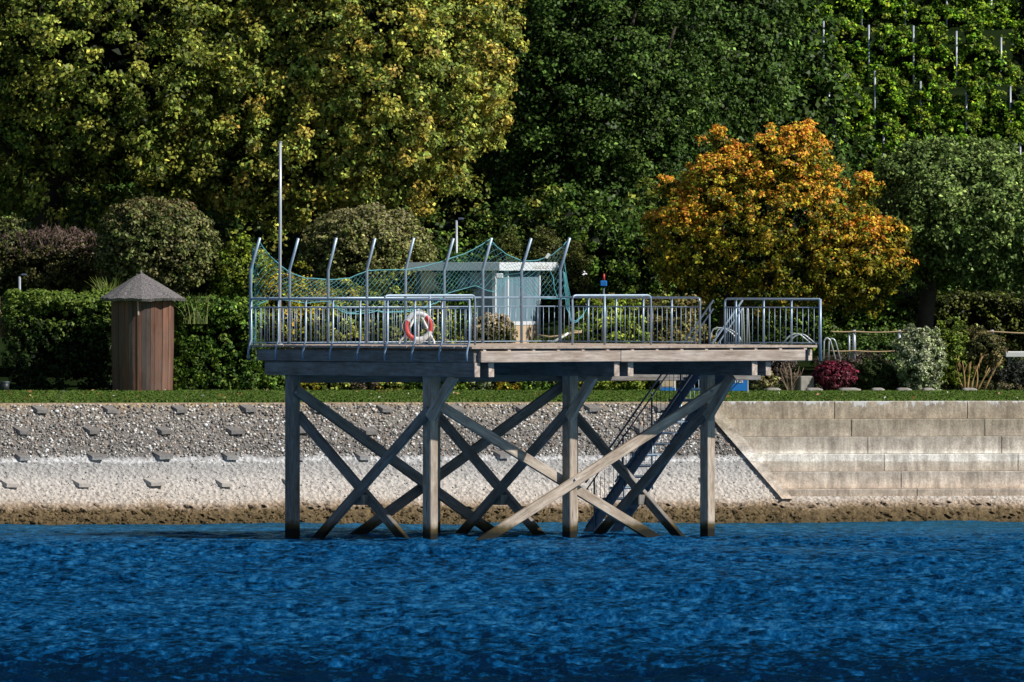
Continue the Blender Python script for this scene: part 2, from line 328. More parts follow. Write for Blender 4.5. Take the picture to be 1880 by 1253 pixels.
def tree(name, label, cat_, px, py, Y, rpx, rpy, ncl, cr, per, leaf, pal, trunk=None, tr=.25, group=None, extra=(), depth=.8, limbs=9, bark='bark', **kw):
    c = W(px, py, Y); k = M(Y); base = W(trunk[0] if trunk else px, 700, Y); base.z = ground(base.y)
    t = thing(name, label, cat_, base, group)
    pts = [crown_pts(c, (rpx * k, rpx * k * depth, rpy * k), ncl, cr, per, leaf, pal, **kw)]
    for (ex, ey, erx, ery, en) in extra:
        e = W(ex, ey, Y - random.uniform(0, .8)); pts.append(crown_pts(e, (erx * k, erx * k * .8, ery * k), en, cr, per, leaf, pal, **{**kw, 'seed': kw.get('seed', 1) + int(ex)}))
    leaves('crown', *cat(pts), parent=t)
    mb = MB(); fork = Vector((base.x + (c.x - base.x) * .3, base.y, max(base.z + .8, c.z - rpy * k * .75)))
    limb(mb, base - Vector((0, 0, .3)), fork, tr, tr * .75, .04)
    for i in range(limbs):
        a = 2 * math.pi * i / limbs + random.uniform(-.3, .3); e = c + Vector((math.cos(a) * rpx * k * .75, math.sin(a) * rpx * k * .6 * depth, random.uniform(-.35, .7) * rpy * k))
        limb(mb, fork - Vector((0, 0, .1)), e, tr * .5, tr * .1, .1)
    mb.build('trunk', bark, t, True); return t
def bush(name, label, px, py, Y, rpx, rpy, ncl, cr, per, leaf, pal, group=None, cat_='bush', **kw):
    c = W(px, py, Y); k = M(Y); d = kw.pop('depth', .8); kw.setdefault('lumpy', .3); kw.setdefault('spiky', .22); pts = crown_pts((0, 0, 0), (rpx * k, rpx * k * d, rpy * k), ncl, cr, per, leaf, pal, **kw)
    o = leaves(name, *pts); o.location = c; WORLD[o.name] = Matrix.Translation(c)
    return tag(o, label, cat_, group)

# ------------------------------------------------------------------ terrain
SHS = .15                                  # the shore runs a little away to the right
def shore(x, z): return 21.0 + SHS * x + z * 1.2
TOPZ = 2.93
def ground(y):
    if y < 50: return TOPZ
    if y < 76: return TOPZ + (y - 50) * .025
    return TOPZ + .65 + (y - 76) * .53
def divider(z):   # x of the diagonal edge between cobbles and concrete courses
    px = 1296 + (TOPZ - .42 - z) * 74
    return WX(px, shore(0, z) + .9)
# water: waves as real geometry
ys = np.concatenate([np.linspace(-900, -113, 30), np.arange(-112.5, 23.6, .085), [30]])
xs = np.concatenate([np.linspace(-600, -15.5, 24), np.arange(-15, 15.1, .085), np.linspace(15.5, 600, 24)])
X, Yg = np.meshgrid(xs, ys); Z = np.zeros_like(X); wr = np.random.default_rng(3)
for i in range(90):
    lam = .34 * (6.5 ** wr.random()) if i < 80 else wr.uniform(5, 9); ang = wr.normal(-1.9, .75)
    k = 2 * math.pi / lam; sl = .034 if i < 80 else .010; ph = k * (X * math.cos(ang) + Yg * math.sin(ang)) + wr.uniform(0, 6.28)
    Z += sl / k * (np.sin(ph) + .25 * np.sin(2 * ph + 1.0))
gust = .75 + .35 * np.sin(X * .21 + Yg * .09 + 1) * np.sin(Yg * .16 - X * .05) + .15 * np.sin(Yg * .41 + X * .3)
calm = np.clip((25 - Yg) / 28, .5, 1); near = np.clip((-75 - Yg) / 30, 0, 1)
Z *= gust * (calm + .5 * near)
Z += near * .028 * np.sin(Yg * .9 + .35 * X + .8 * np.sin(X * .23)); Z[np.abs(X) > 40] = 0
nR, nC = X.shape; idx = np.arange(nR * nC).reshape(nR, nC)
Fw = np.stack([idx[:-1, :-1], idx[:-1, 1:], idx[1:, 1:], idx[1:, :-1]], -1).reshape(-1, 4)
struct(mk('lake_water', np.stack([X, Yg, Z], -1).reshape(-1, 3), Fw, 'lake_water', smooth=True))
def sheet(name, x0, x1, yy, mat, dz=0, nx=60, bumpz=0):
    gx = np.linspace(x0, x1, nx); A, B = np.meshgrid(gx, np.array(yy)); Zs = np.vectorize(ground)(B) + dz + bumpz * rng.normal(size=A.shape)
    id_ = np.arange(A.size).reshape(A.shape); F = np.stack([id_[:-1, :-1], id_[:-1, 1:], id_[1:, 1:], id_[1:, :-1]], -1).reshape(-1, 4)
    return struct(mk(name, np.stack([A, B, Zs], -1).reshape(-1, 3), F, mat))
# lake bed
struct(mk('lake_bed', [(-600, -900, -3), (600, -900, -3), (600, 16, -3), (-600, 16, -3), (600, 90, -.35), (-600, -40, -.35)], [(0, 1, 2, 3), (3, 2, 4, 5)], 'soil'))
# lawn follows the oblique wall top
gx = np.linspace(-400, 400, 161); yb = np.linspace(0, 1, 12); V = []; 
for x in gx:
    y0 = shore(max(-60, min(60, x)), TOPZ) + .32
    for t in yb: V.append((x, y0 + (49.5 - y0) * t, TOPZ + .004 + (.02 * t)))
V = np.array(V); n2 = len(yb); F = [(i * n2 + j, (i + 1) * n2 + j, (i + 1) * n2 + j + 1, i * n2 + j + 1) for i in range(160) for j in range(n2 - 1)]
struct(mk('lawn', V, F, 'lawn_grass'))
sheet('garden_ground', -400, 400, [49.5, 55, 62, 70, 76, 82, 90, 100, 120, 160, 260, 500], 'soil')
# short grass blades and fallen leaves on the lawn
n = 60000; gxv = rng.uniform(-15, 15, n); y0 = shore(gxv, TOPZ) + .34; gy = y0 + (48.6 - y0) * rng.random(n)
P = np.stack([gxv, gy, np.full(n, TOPZ + .03)], 1); N = nrm(np.stack([rng.normal(size=n), -1.3 + .6 * rng.normal(size=n), rng.normal(size=n) * .5 + .3], 1))
C = pick([(.055, .11, .014), (.075, .135, .02), (.11, .15, .035)], n) * rng.uniform(.75, 1.2, (n, 1))
tag(leaves('grass', P, N, rng.uniform(.05, .10, n), C, mat='stone_tint'), 'short green lawn grass along the top of the shore wall', 'grass', kind='stuff')
n = 130; gxv = np.concatenate([rng.uniform(-14, 4, 100), rng.uniform(4, 14, 30)]); gy = rng.uniform(26.5, 48.3, n); P = np.stack([gxv, gy, np.full(n, TOPZ + .07)], 1)
tag(leaves('fallen_leaf', P, nrm(rng.normal(size=(n, 3)) + [0, -1, 0]), rng.uniform(.05, .12, n), pick([(.35, .16, .06), (.3, .15, .06), (.6, .58, .5), (.45, .32, .12)], n)), 'brown and pale fallen leaves dotted over the lawn', 'leaves', kind='stuff')

# ------------------------------------------------------------------ embankment of cobbles set in mortar
em = thing('embankment_wall', 'sloping cobbled shore wall with pale waterline bands and small step blocks', 'wall', (0, 21, 0))
XL, XR = -60.0, 60.0
na, nb = 480, 26; U = np.concatenate([np.linspace(-60, -17, 40), np.linspace(-16.5, 16.5, 400), np.linspace(17, 60, 40)]); Vv = np.linspace(-1.2, TOPZ, nb * 3)
A, B = np.meshgrid(U, Vv); rough = .015 * rng.normal(size=A.shape) + np.where(B < .5, .05, .0) * rng.normal(size=A.shape)
Yw = shore(A, B) + rough; id_ = np.arange(A.size).reshape(A.shape)
F = np.stack([id_[:-1, :-1], id_[:-1, 1:], id_[1:, 1:], id_[1:, :-1]], -1).reshape(-1, 4)
cen = np.stack([A, Yw, B], -1).reshape(-1, 3)[F].mean(1)
dvx = np.array([divider(z) for z in cen[:, 2]]); F = F[(cen[:, 0] < dvx + .12) | (cen[:, 2] < .60)]
mk('slope', np.stack([A, Yw, B], -1).reshape(-1, 3), F, 'embankment_stone', em)
# coping strip
b = MB(); b.poly([(XL, shore(XL, TOPZ) - .02, TOPZ - .02), (XR, shore(XR, TOPZ) - .02, TOPZ - .02), (XR, shore(XR, TOPZ) + .4, TOPZ + .002), (XL, shore(XL, TOPZ) + .4, TOPZ + .002), (XL, shore(XL, TOPZ) - .1, TOPZ - .1), (XR, shore(XR, TOPZ) - .1, TOPZ - .1)], [(0, 1, 2, 3), (4, 5, 1, 0)])
b.build('coping', 'grass_path', em)
# stones
ico = [(0, 0, -1), (.724, -.526, -.447), (-.276, -.851, -.447), (-.894, 0, -.447), (-.276, .851, -.447), (.724, .526, -.447), (.276, -.851, .447), (-.724, -.526, .447), (-.724, .526, .447), (.276, .851, .447), (.894, 0, .447), (0, 0, 1)]
icf = np.array([(0, 1, 2), (1, 0, 5), (0, 2, 3), (0, 3, 4), (0, 4, 5), (1, 5, 10), (2, 1, 6), (3, 2, 7), (4, 3, 8), (5, 4, 9), (1, 10, 6), (2, 6, 7), (3, 7, 8), (4, 8, 9), (5, 9, 10), (6, 10, 11), (7, 6, 11), (8, 7, 11), (9, 8, 11), (10, 9, 11)])
ico = np.array(ico)[:, :]; 
def stones(name, n, zlo, zhi, smin, smax, pal, parent, xlo=-14.5, xhi=14.5, sink=.25, flat=.6, label=None):
    sx = rng.uniform(xlo, xhi, n); sz = rng.uniform(zlo, zhi, n); keep = np.array([x < divider(z) - .05 for x, z in zip(sx, sz)]); sx, sz = sx[keep], sz[keep]; n = len(sx)
    s = smin * (smax / smin) ** (rng.random(n) ** 1.8); sy = shore(sx, sz)
    nv = np.array([0, -.64, .768]); R = nrm(rng.normal(size=(n, 3)))
    sc = rng.uniform(.6, 1.15, (n, 1, 3)) * s[:, None, None]; V = ico[None] * sc * (1 + .12 * rng.normal(size=(n, 12, 1)))
    along = V @ nv; V = V - (1 - flat) * along[..., None] * nv
    V = V + np.stack([sx, sy, sz], 1)[:, None, :] + nv * (s * (flat - sink))[:, None, None]
    C = pick(pal, n) * rng.uniform(.7, 1.25, (n, 1)); F = (icf[None] + (np.arange(n) * 12)[:, None, None]).reshape(-1, 3)
    o = mk(name, V.reshape(-1, 3), F, 'stone_tint', parent, True, cols=np.repeat(np.clip(C, 0, .85), 12, 0)); o['kind'] = 'stuff'; return o
stones('cobble', 19000, 1.62, TOPZ - .04, .017, .052, [(.30, .29, .27), (.18, .165, .15), (.48, .44, .40), (.74, .73, .70), (.70, .66, .6), (.42, .32, .25), (.12, .115, .11), (.24, .22, .20)], em)
stones('pebble', 2600, .55, 1.62, .012, .035, [(.5, .48, .45), (.36, .34, .32), (.6, .56, .5)], em, sink=.4)
stones('wet_rock', 2200, .0, .36, .02, .045, [(.09, .065, .025), (.14, .10, .045), (.05, .04, .02), (.2, .14, .08)], em, sink=.5, xhi=14.5)
rowsz = [(2.80, 45, 128), (2.28, 27, 127), (1.66, 30, 126), (1.02, 8, 127)]
for ri, (z, x0, sp) in enumerate(rowsz):
    px = x0 + (13 if ri == 0 else 0)
    while px < 1345:
        x = WX(px, 23)
        if x < divider(z) - .2:
            yw = shore(x, z); b = MB(); w = random.uniform(.24, .34); d = .17; k1 = random.uniform(.16, .20); z_ = z + random.uniform(-.02, .02) + .07; j = random.uniform(-.02, .02)
            b.poly([(x, yw + .05, z_), (x + w, yw + .05, z_ + j), (x + w + k1, yw - d, z_ - .10 + j), (x + k1, yw - d, z_ - .10), (x + k1, yw - d - .03, z_ - .19), (x + w + k1, yw - d - .03, z_ - .18 + j), (x - .02, yw + .1, z_ - .17), (x + w, yw + .1, z_ - .2)],
                   [(0, 3, 2, 1), (3, 4, 5, 2), (0, 6, 4, 3), (1, 2, 5, 7), (4, 6, 7, 5), (0, 1, 7, 6)])
            b.build('step_block', 'embankment_plain', em)
        px += sp + random.uniform(-5, 5)
# ------------------------------------------------------------------ stepped concrete wall to the right
cw = thing('concrete_wall', 'stepped grey concrete block wall with white lime streaks right of the cobbles', 'wall', (10, 22, 1))
CH = [738, 769.5, 801.5, 833.5, 865.5, 897.5, 913]
joints = [[1532, 1777], [1563, 1809], [1593, 1840], [1623, 1870], [1654], [1684]]
for i in range(6):
    Yr = 24.3 + .6 - i * .45; z1 = EYE - (CH[i] - HOR) * M(Yr + .9); z0 = EYE - (CH[i + 1] - HOR) * M(Yr + .9); fz = z0
    if i == 0: z1 = TOPZ + .012
    lx = divider((z0 + z1) / 2) + (.05 if i else -.1)
    xs_ = [lx] + [WX(j, Yr + .9) for j in joints[i]]
    while xs_[-1] < 45: xs_.append(xs_[-1] + 3.35)
    for a, c in zip(xs_[:-1], xs_[1:]):
        p0 = Vector((a + .010, shore(a, fz + .34) - .02, 0)); p1 = Vector((c - .010, shore(c, fz + .34) - .02, 0)); th = 1.0; ins = .01
        d = (p1 - p0).normalized(); nrmv = Vector((-d.y, d.x, 0)); q = []; bv = .012
        f0, f1 = z0 + .010, z1 - .006
        vs = [p0 + Vector((0, 0, f0)), p1 + Vector((0, 0, f0)), p1 + Vector((0, 0, f1 - bv)), p0 + Vector((0, 0, f1 - bv)), p0 + nrmv * bv + Vector((0, 0, f1)), p1 + nrmv * bv + Vector((0, 0, f1)), p1 + nrmv * th + Vector((0, 0, f1)), p0 + nrmv * th + Vector((0, 0, f1)), p0 + nrmv * th + Vector((0, 0, f0)), p1 + nrmv * th + Vector((0, 0, f0))]
        mk('block', vs, [(0, 1, 2, 3), (3, 2, 5, 4), (4, 5, 6, 7), (0, 3, 4, 7, 8), (1, 9, 6, 5, 2), (8, 9, 1, 0), (7, 6, 9, 8)], 'wall_concrete', cw)
# sloping cheek between cobbles and blocks
pts = [(1293, 752), (1322, 752), (1456, 914), (1436, 914)]
lo = []; hi = []
for px, py in pts:
    z = EYE - (py - HOR) * M(24); x = WX(px, shore(5, z)); lo.append(Vector((x, shore(x, z) + .1, z))); hi.append(Vector((x, shore(x, z) - .14, z + .0)))
mk('cheek', lo + hi, [(4, 7, 6, 5), (0, 3, 7, 4), (1, 5, 6, 2), (3, 2, 6, 7), (0, 4, 5, 1)], 'wall_concrete', cw)

# ------------------------------------------------------------------ the jetty (diving platform)
ZD = 4.49
fY = lambda px: .0078 * (px - 865)
lY = lambda px: .0147 * (865 - px)
rY = lambda px: 5.0 + .0147 * (1507 - px)
bY = lambda px: 6.0 + (px - 457) * .01063
def on(px, Y, z): return Vector((WX(px, Y), Y, z))
pf = thing('jetty', 'raised timber bathing platform on crossed piles with blue grey railings', 'platform', (0, 4, 0))
FL, BL, BR, FR = on(866, .0, 0), on(459, lY(459), 0), on(1026, bY(1026), 0), on(1500, fY(1500), 0)
vdir = (BL - FL).normalized(); udir = (FR - FL).normalized()
# piles and their bents
for i, fp in enumerate((888, 1144, 1397)):
    Y0 = fY(fp) + .15
    def bent(px, z=0): Y = Y0 + .0147 * (fp - px); return on(px, Y, z)
    k = 256 * i + (-3 if i == 2 else 0)
    for px in (790 + k, 537 + k + (2 if i else 0)):
        p = bent(px); timber('pile', (p.x, p.y, -1.5), (p.x, p.y, 4.08), .235, .285, 'weathered_timber' if px > 600 else 'shaded_timber', pf, up=vdir, bev=.015)
    perp = Vector((vdir.y, -vdir.x, 0))
    for s in (-1, 1):   # paired cross beams
        o = perp * (.215 * s)
        a = bent(888 + k) + o - vdir * .02; c = bent(503 + k) + o
        timber('cross_beam', (a.x, a.y, 3.95), (c.x, c.y, 3.95), .16, .325, 'beam_timber' if i < 0 else 'shaded_timber', pf, bev=.01)
        e = a - vdir * .006
        timber('lit_beam_end', (e.x, e.y, 3.95), (e.x + vdir.x * .03, e.y + vdir.y * .03, 3.95), .166, .33, 'beam_timber', pf, bev=.006)  # thin pale plate paints the sunlit end of the shaded beam
    # crossed braces in the bent
    def br(p, q, yoff, mat='shaded_timber', w=.12, h=.22):
        P0, Q0 = bent(p[0]), bent(q[0]); off = perp * yoff
        z0 = EYE - (p[1] - HOR) * M(P0.y); z1 = EYE - (q[1] - HOR) * M(Q0.y)
        P1 = Vector((P0.x, P0.y, z0)) + off; Q1 = Vector((Q0.x, Q0.y, z1)) + off
        if z1 < .1: Q1 = Q1 + (Q1 - P1) * .25
        if z0 < .1: P1 = P1 + (P1 - Q1) * .25
        return timber('brace', P1, Q1, w, h, mat, pf, up=Vector((0, 0, 1)))
    br((537 + k, 762), (737 + k, 996), .16)
    br((588 + k, 996), (800 + k, 752), -.19)
    br((800 + k, 768), (846 + k, 690), -.19, 'weathered_timber', .13, .24)
    mpp = bent(662 + k); zc = EYE - (918 - HOR) * M(mpp.y)
    timber('packing_block', Vector((mpp.x, mpp.y, zc - .12)) + perp * .02, Vector((mpp.x, mpp.y, zc + .12)) + perp * .02, .28, .34, 'shaded_timber', pf, up=vdir)
# long braces along the two rows
def longbrace(p, q, Yf, mat, off=0):
    a = W(p[0], p[1], Yf(p[0]) + off); c = W(q[0], q[1], Yf(q[0]) + off)
    d = (c - a)
    if p[1] > 980: a = a - d * .12
    if q[1] > 980: c = c + d * .12
    timber('long_brace', a, c, .11, .235, mat, pf, up=Vector((0, 0, 1)))
rowF = lambda px: fY(888) + .15 + 1.44 + (px - 790) * .0079
rowB = lambda px: fY(888) + .15 + 5.16 + (px - 537) * .0079
longbrace((806, 744), (1215, 996), rowF, 'weathered_timber', .2)
longbrace((882, 996), (1335, 704), rowF, 'weathered_timber', -.24)
longbrace((543, 716), (925, 992), rowB, 'shaded_timber', -.22)
longbrace((642, 992), (1040, 703), rowB, 'shaded_timber', .22)
# bolts on piles
for px, py, Yf in ((543, 721, rowB), (797, 722, rowF), (661, 898, rowB), (1056, 881, rowF), (1308, 718, rowF), (803, 770, rowF), (1058, 770, rowF), (1311, 770, rowF), (708, 855, rowB)):
    p = W(px, py, Yf(px) - .36); b = MB(); b.tube([p, p + Vector((0, .05, 0))], .026, 10); b.build('bolt', 'post_metal', pf, True)
# long beam under the back
a, c = rowB(540), rowB(1370); timber('long_beam', on(545, a + .35, 3.70), on(1395, c + .35, 3.70), .12, .2, 'shaded_timber', pf)
# edge beams, joists and deck
zb = 4.255
p0, p1, p2 = on(880, fY(880) + .06, zb), on(1137, fY(1137) + .06, zb), on(1476, fY(1476) + .06, zb)
timber('edge_beam', p0, p1 - udir * .004, .14, .26, 'beam_timber', pf); timber('edge_beam', p1 + udir * .004, p2, .14, .26, 'beam_timber', pf)
timber('edge_beam', on(866, lY(866) + .14, zb) + udir * .12, on(470, lY(470), zb) + udir * .12, .14, .27, 'shaded_timber', pf)
timber('edge_beam', on(1494, rY(1494) + .05, zb) - udir * .1, on(1040, rY(1040), zb) - udir * .1, .14, .26, 'beam_timber', pf)
timber('edge_beam', on(474, bY(474) - .12, zb), on(1020, bY(1020) - .12, zb), .14, .26, 'shaded_timber', pf)
# joists: visible ends along the front
for t in range(14):
    px = 890 + t * 45.3; Yp = fY(px) + .02; L = 7.0; a = on(px, Yp, 4.405)
    timber('joist', a - vdir * .0, a + vdir * L, .09, .045, 'beam_timber', pf, bev=.004)
# deck boards run along the front; each row built in one mesh
b = MB(); nb = 52
for i in range(nb):
    t0, t1 = i / nb, (i + 1) / nb - .0012
    def q(s, t): return FL.lerp(BL, t).lerp(FR.lerp(BR, t), s)
    j = random.uniform(-.003, .003); ex = random.uniform(-.02, .02) / 10
    cs = [q(0 + ex, t0), q(1 + ex, t0), q(1 + ex, t1), q(ex, t1)]; top = ZD + j
    b.poly([(v.x, v.y, top - .05) for v in cs] + [(v.x, v.y, top) for v in cs], [(3, 2, 1, 0), (4, 5, 6, 7), (0, 1, 5, 4), (1, 2, 6, 5), (2, 3, 7, 6), (3, 0, 4, 7)])
b.build('deck', 'deck_timber', pf)
# railings
ST = 'galvanised_steel'
def railpart(name='railing'):
    o = bpy.data.objects.new(name, None); COL.objects.link(o); o.parent = pf; o.matrix_basis = Matrix.Identity(4); WORLD[o.name] = WORLD[pf.name]; return o
def railing(pts_px, Yf, out, posts, zt=5.56, drop=True, per=5, tall=False, roundl=False, roundr=False, bal=True, mid=True, stuff=False, shift=0):
    R = railpart(); x0, x1 = posts[0], posts[-1]
    P = lambda px, z, o=0.0: on(px, Yf(px), z) + out * o
    # top rail with optional turned-down ends
    path = []
    if roundl: path.append(P(x0, ZD))
    path += [P(x0, zt), P(x1, zt)]
    if roundr: path.append(P(x1, ZD))
    tube('top_rail', fillet(path, .1), .024, ST, R, 8)
    if mid: tube('mid_rail', [P(x0, 5.365), P(x1, 5.365)], .015, ST, R)
    if bal: tube('bottom_rail', [P(x0, 4.535), P(x1, 4.535)], .016, ST, R)
    for i, px in enumerate(posts):
        if (roundl and i == 0) or (roundr and i == len(posts) - 1): continue
        if drop: pp = [P(px, zt), P(px, 4.62), P(px, 4.45, .05), P(px, 4.33, .075), P(px, 4.15, .075)]
        else: pp = [P(px, zt), P(px, ZD - .01)]
        tube('post', pp, .026, ST, R, 8)
    if bal:
        mb = MB()
        for a, c in zip(posts[:-1], posts[1:]):
            for j in range(1, per + 1):
                px = a + (c - a) * j / (per + 1)
                if stuff: mb.tube([P(px, 4.535), P(px, 5.365)], .0075, 5)
                else: tube('baluster', [P(px, 4.535), P(px, 5.365)], .0075, ST, R, 5)
        if stuff: o = mb.build('baluster', ST, R, True); o['kind'] = 'stuff'
    return R
railing(None, lY, -udir, [461 + 50.1 * i for i in range(9)], per=5)
railing(None, bY, vdir, [460 + 71.0 * i for i in range(9)], per=6, drop=False, zt=5.58, stuff=True)
railing(None, lambda px: rY(px) + .02, udir, [1505, 1453, 1402, 1351, 1331][::-1], per=4, drop=False, zt=5.56, roundl=True)
railing(None, rY, udir, [1027, 1080, 1131, 1181, 1233, 1285], per=5, drop=False, zt=5.58, roundr=True, roundl=True)
# front corner post dropping outside the beam
pr = railpart(); tube('post', [on(1506, rY(1506) - .02, 5.56), on(1506, rY(1506) - .02, 4.12)], .032, ST, pr, 8)
pr['label'] = 'tall corner post running down past the deck'
pr.name = 'corner_support'
# bare loops standing inside the deck
railing(None, lambda px: 3.0 + (px - 700) * .0079, udir, [706, 789, 872], zt=5.655, drop=False, bal=False, mid=False, roundr=True, roundl=True)
railing(None, lambda px: 4.6 + (px - 1050) * .0079, udir, [1051, 1110, 1195], zt=5.65, drop=False, bal=False, mid=False, roundr=True, roundl=True)
# tall kinked net poles on the back edge
lean = -vdir
for i in range(9):
    px = 460 + 71.0 * i; Yp = bY(px) - .05; s = M(Yp); kz = EYE - (492 + (i % 3) - HOR) * s; tz = EYE - (437 + (i % 2) - HOR) * s
    a = on(px + (.5 if i else 0), Yp, ZD); h = random.uniform(.2, .26)
    t = Vector((a.x, a.y, tz)) + lean * h + Vector((.06, 0, 0))
    tube('net_pole', [a, Vector((a.x, a.y, kz - .03)), Vector((a.x, a.y, kz)) + lean * .015, t], .034, ST, pf, 8)
# lit flag pole
fp = thing('pole', 'tall slim pale metal pole rising from the left end of the platform', 'pole', on(512, 6.2, ZD))
tube('shaft', [on(513, 6.2, ZD), on(514.5, 6.2, 7.4), on(514.5, 6.2, EYE - (262 - HOR) * M(6.2))], .036, 'pale_pole_paint', fp, 10, .032)
tube('cap', [on(514.5, 6.2, EYE - (262 - HOR) * M(6.2)), on(514.5, 6.2, EYE - (260.5 - HOR) * M(6.2))], .045, 'pale_pole_paint', fp, 10)
tube('foot_plate', [on(513, 6.2, ZD), on(513, 6.2, ZD + .02)], .09, 'post_metal', fp, 10)

# ------------------------------------------------------------------ stair under and behind the platform
sr = railpart('staircase'); sr['label'] = 'steep dark steel stair going down to the water'
s1b, s1t = on(1082, 11.2, .0), on(1312, 8.9, 0)
dr = (s1t - s1b); dr.z = 0; dh = dr.normalized(); sp = Vector((-dh.y, dh.x, 0))
if sp.y < 0: sp = -sp
zt_ = 4.45; run = dr.length; Wd = 1.05
def sl(t, z): v = s1b.lerp(s1t, t); return Vector((v.x, v.y, z))
for s in (0, Wd):
    a, c = sl(-.06, -.25) + sp * s, sl(1, zt_) + sp * s
    timber('stringer', a, c, .05, .27, 'dark_steel', sr, up=Vector((0, 0, 1)))
ns = 17
for i in range(ns):
    t = (i + .6) / ns; z = t * zt_ + .12; p = sl(t, z) + sp * (Wd / 2) - dh * .07
    R = Matrix((dh, sp, Vector((0, 0, 1)))).transposed(); b = MB(); b.box(p, (.27, Wd - .06, .035), R)
    b.box(p - dh * .13 - Vector((0, 0, .02)), (.02, Wd - .06, .06), R); b.build('tread', 'dark_steel' if i % 3 else 'galvanised_steel', sr)
for s, col in ((-.05, 'dark_steel'), (Wd + .05, 'galvanised_steel')):
    up = Vector((0, 0, 1))
    for hgt, r in ((1.42, .022), (1.22, .017), (.36, .014)):
        tube('hand_rail' if hgt > .5 else 'lower_rail', [sl(-.02, .1 + hgt - .35) + sp * s, sl(1.0, zt_ + hgt - .35) + sp * s], r, col, sr, 6)
    for j, t in enumerate((.05, .28, .51, .74, .97)):
        z = t * zt_; tube('stair_post', [sl(t, z - .25) + sp * s, sl(t, z + 1.07) + sp * s], .022, col, sr, 6)
    for j in range(28):
        t = .03 + j * .0345; z = t * zt_; tube('stair_baluster', [sl(t, z + .03) + sp * s, sl(t, z + .88) + sp * s], .007, col, sr, 4)
b = MB(); R = Matrix((dh, sp, Vector((0, 0, 1)))).transposed(); b.box(sl(1.0, ZD - .04) + sp * (Wd / 2) + dh * .3, (.75, Wd + .1, .06), R); b.build('landing', 'dark_steel', sr)

# ------------------------------------------------------------------ safety net
topc = [(465, 470), (471, 441), (480, 455), (495, 472), (513, 488), (531, 501), (560, 511), (603, 514), (640, 511), (674, 497), (710, 496), (745, 495), (780, 489), (816, 478), (850, 466), (872, 455), (895, 440), (910, 455), (930, 469), (958, 480), (985, 478), (1010, 469), (1030, 452), (1036, 444)]
botc = [(465, 640), (471, 560), (495, 549), (531, 553), (560, 557), (603, 553), (617, 564), (640, 575), (674, 570), (710, 575), (745, 570), (770, 566), (800, 556), (816, 540), (850, 530), (872, 525), (895, 535), (912, 536), (930, 510), (958, 530), (985, 548), (1010, 549), (1030, 549), (1036, 549)]
def interp(c, x): return float(np.interp(x, [p[0] for p in c], [p[1] for p in c]))
def netpt(px, py):
    Yp = bY(px) - .02; s = M(Yp); z = EYE - (py - HOR) * s; kz = EYE - (492 - HOR) * s
    v = Vector((WX(px, Yp), Yp, z)) + lean * (max(0, z - kz) * .3)
    v.x -= max(0, z - kz) * .15 - .02; v.y += .03 * math.sin(px * .09) + .02 * math.sin(py * .2); return v
net = thing('safety_net', 'torn teal cord net slung from pole to pole above the back railing', 'net', on(740, bY(740), ZD))
def netmesh(x0, x1, topf, botf, ptf, cell=5.2, rows=None):
    mb = MB(); nx = int((x1 - x0) / cell)
    for i in range(nx):
        xa, xb = x0 + (x1 - x0) * i / nx, x0 + (x1 - x0) * (i + 1) / nx
        ta, ba, tb, bb = topf(xa), botf(xa), topf(xb), botf(xb)
        nr = rows or 14
        for j in range(nr):
            if (i + j) % 2: p, q_ = (xa, ta + (ba - ta) * j / nr), (xb, tb + (bb - tb) * (j + 1) / nr)
            else: p, q_ = (xa, ta + (ba - ta) * (j + 1) / nr), (xb, tb + (bb - tb) * j / nr)
            mb.tube([ptf(*p), ptf(*q_)], .0042, 3, cap=False)
    return mb
mb = netmesh(465, 1036, lambda x: interp(topc, x), lambda x: interp(botc, x), netpt, 4.4); mb.build('mesh', 'net_cord', net)
def rope(c, r, parent, name='hem_rope', jit=.006, ptf=netpt):
    xs_ = []; 
    for a, d in zip(c[:-1], c[1:]):
        for t in np.linspace(0, 1, 5)[:-1]: xs_.append((a[0] + (d[0] - a[0]) * t, a[1] + (d[1] - a[1]) * t))
    xs_.append(c[-1]); pts = [ptf(*p) + Vector((0, random.uniform(-jit, jit), random.uniform(-jit, jit))) for p in xs_]
    tube(name, pts, r * .85, 'net_cord', parent, 5)
rope(topc[1:], .014, net); rope(botc, .011, net)
# bunched edges
for k in range(4): rope([(462 + k, 448 + 8 * k), (459 + k, 500), (462 - k, 560), (459 + k, 600), (457 + 1.5 * k, 638)], .012, net, 'bunched_cord', .02)
rope([(600, 549), (615, 566), (635, 576), (660, 577), (690, 572), (745, 573), (775, 566), (800, 556), (812, 549)], .016, net, 'bunched_cord', .015)
for k in range(4): rope([(1032 + k, 500), (1036 + 2 * k, 540), (1038 + k * 2, 566), (1046, 584 + 2 * k), (1056, 590 + k), (1068, 582 - k), (1076 + k, 562), (1078, 549)], .012, net, 'bunched_cord', .02)
rope([(1008, 497), (1014, 510), (1016, 530), (1022, 548)], .014, net, 'bunched_cord')
rope([(1031, 455), (1034, 480), (1040, 520), (1046, 548)], .012, net, 'bunched_cord')
mb = MB(); a = netpt(1003, 470); mb.box(a + Vector((0, -.03, 0)), (.07, .008, .13), Matrix.Rotation(.6, 3, 'Y')); mb.build('white_tag', 'white_paint', net)

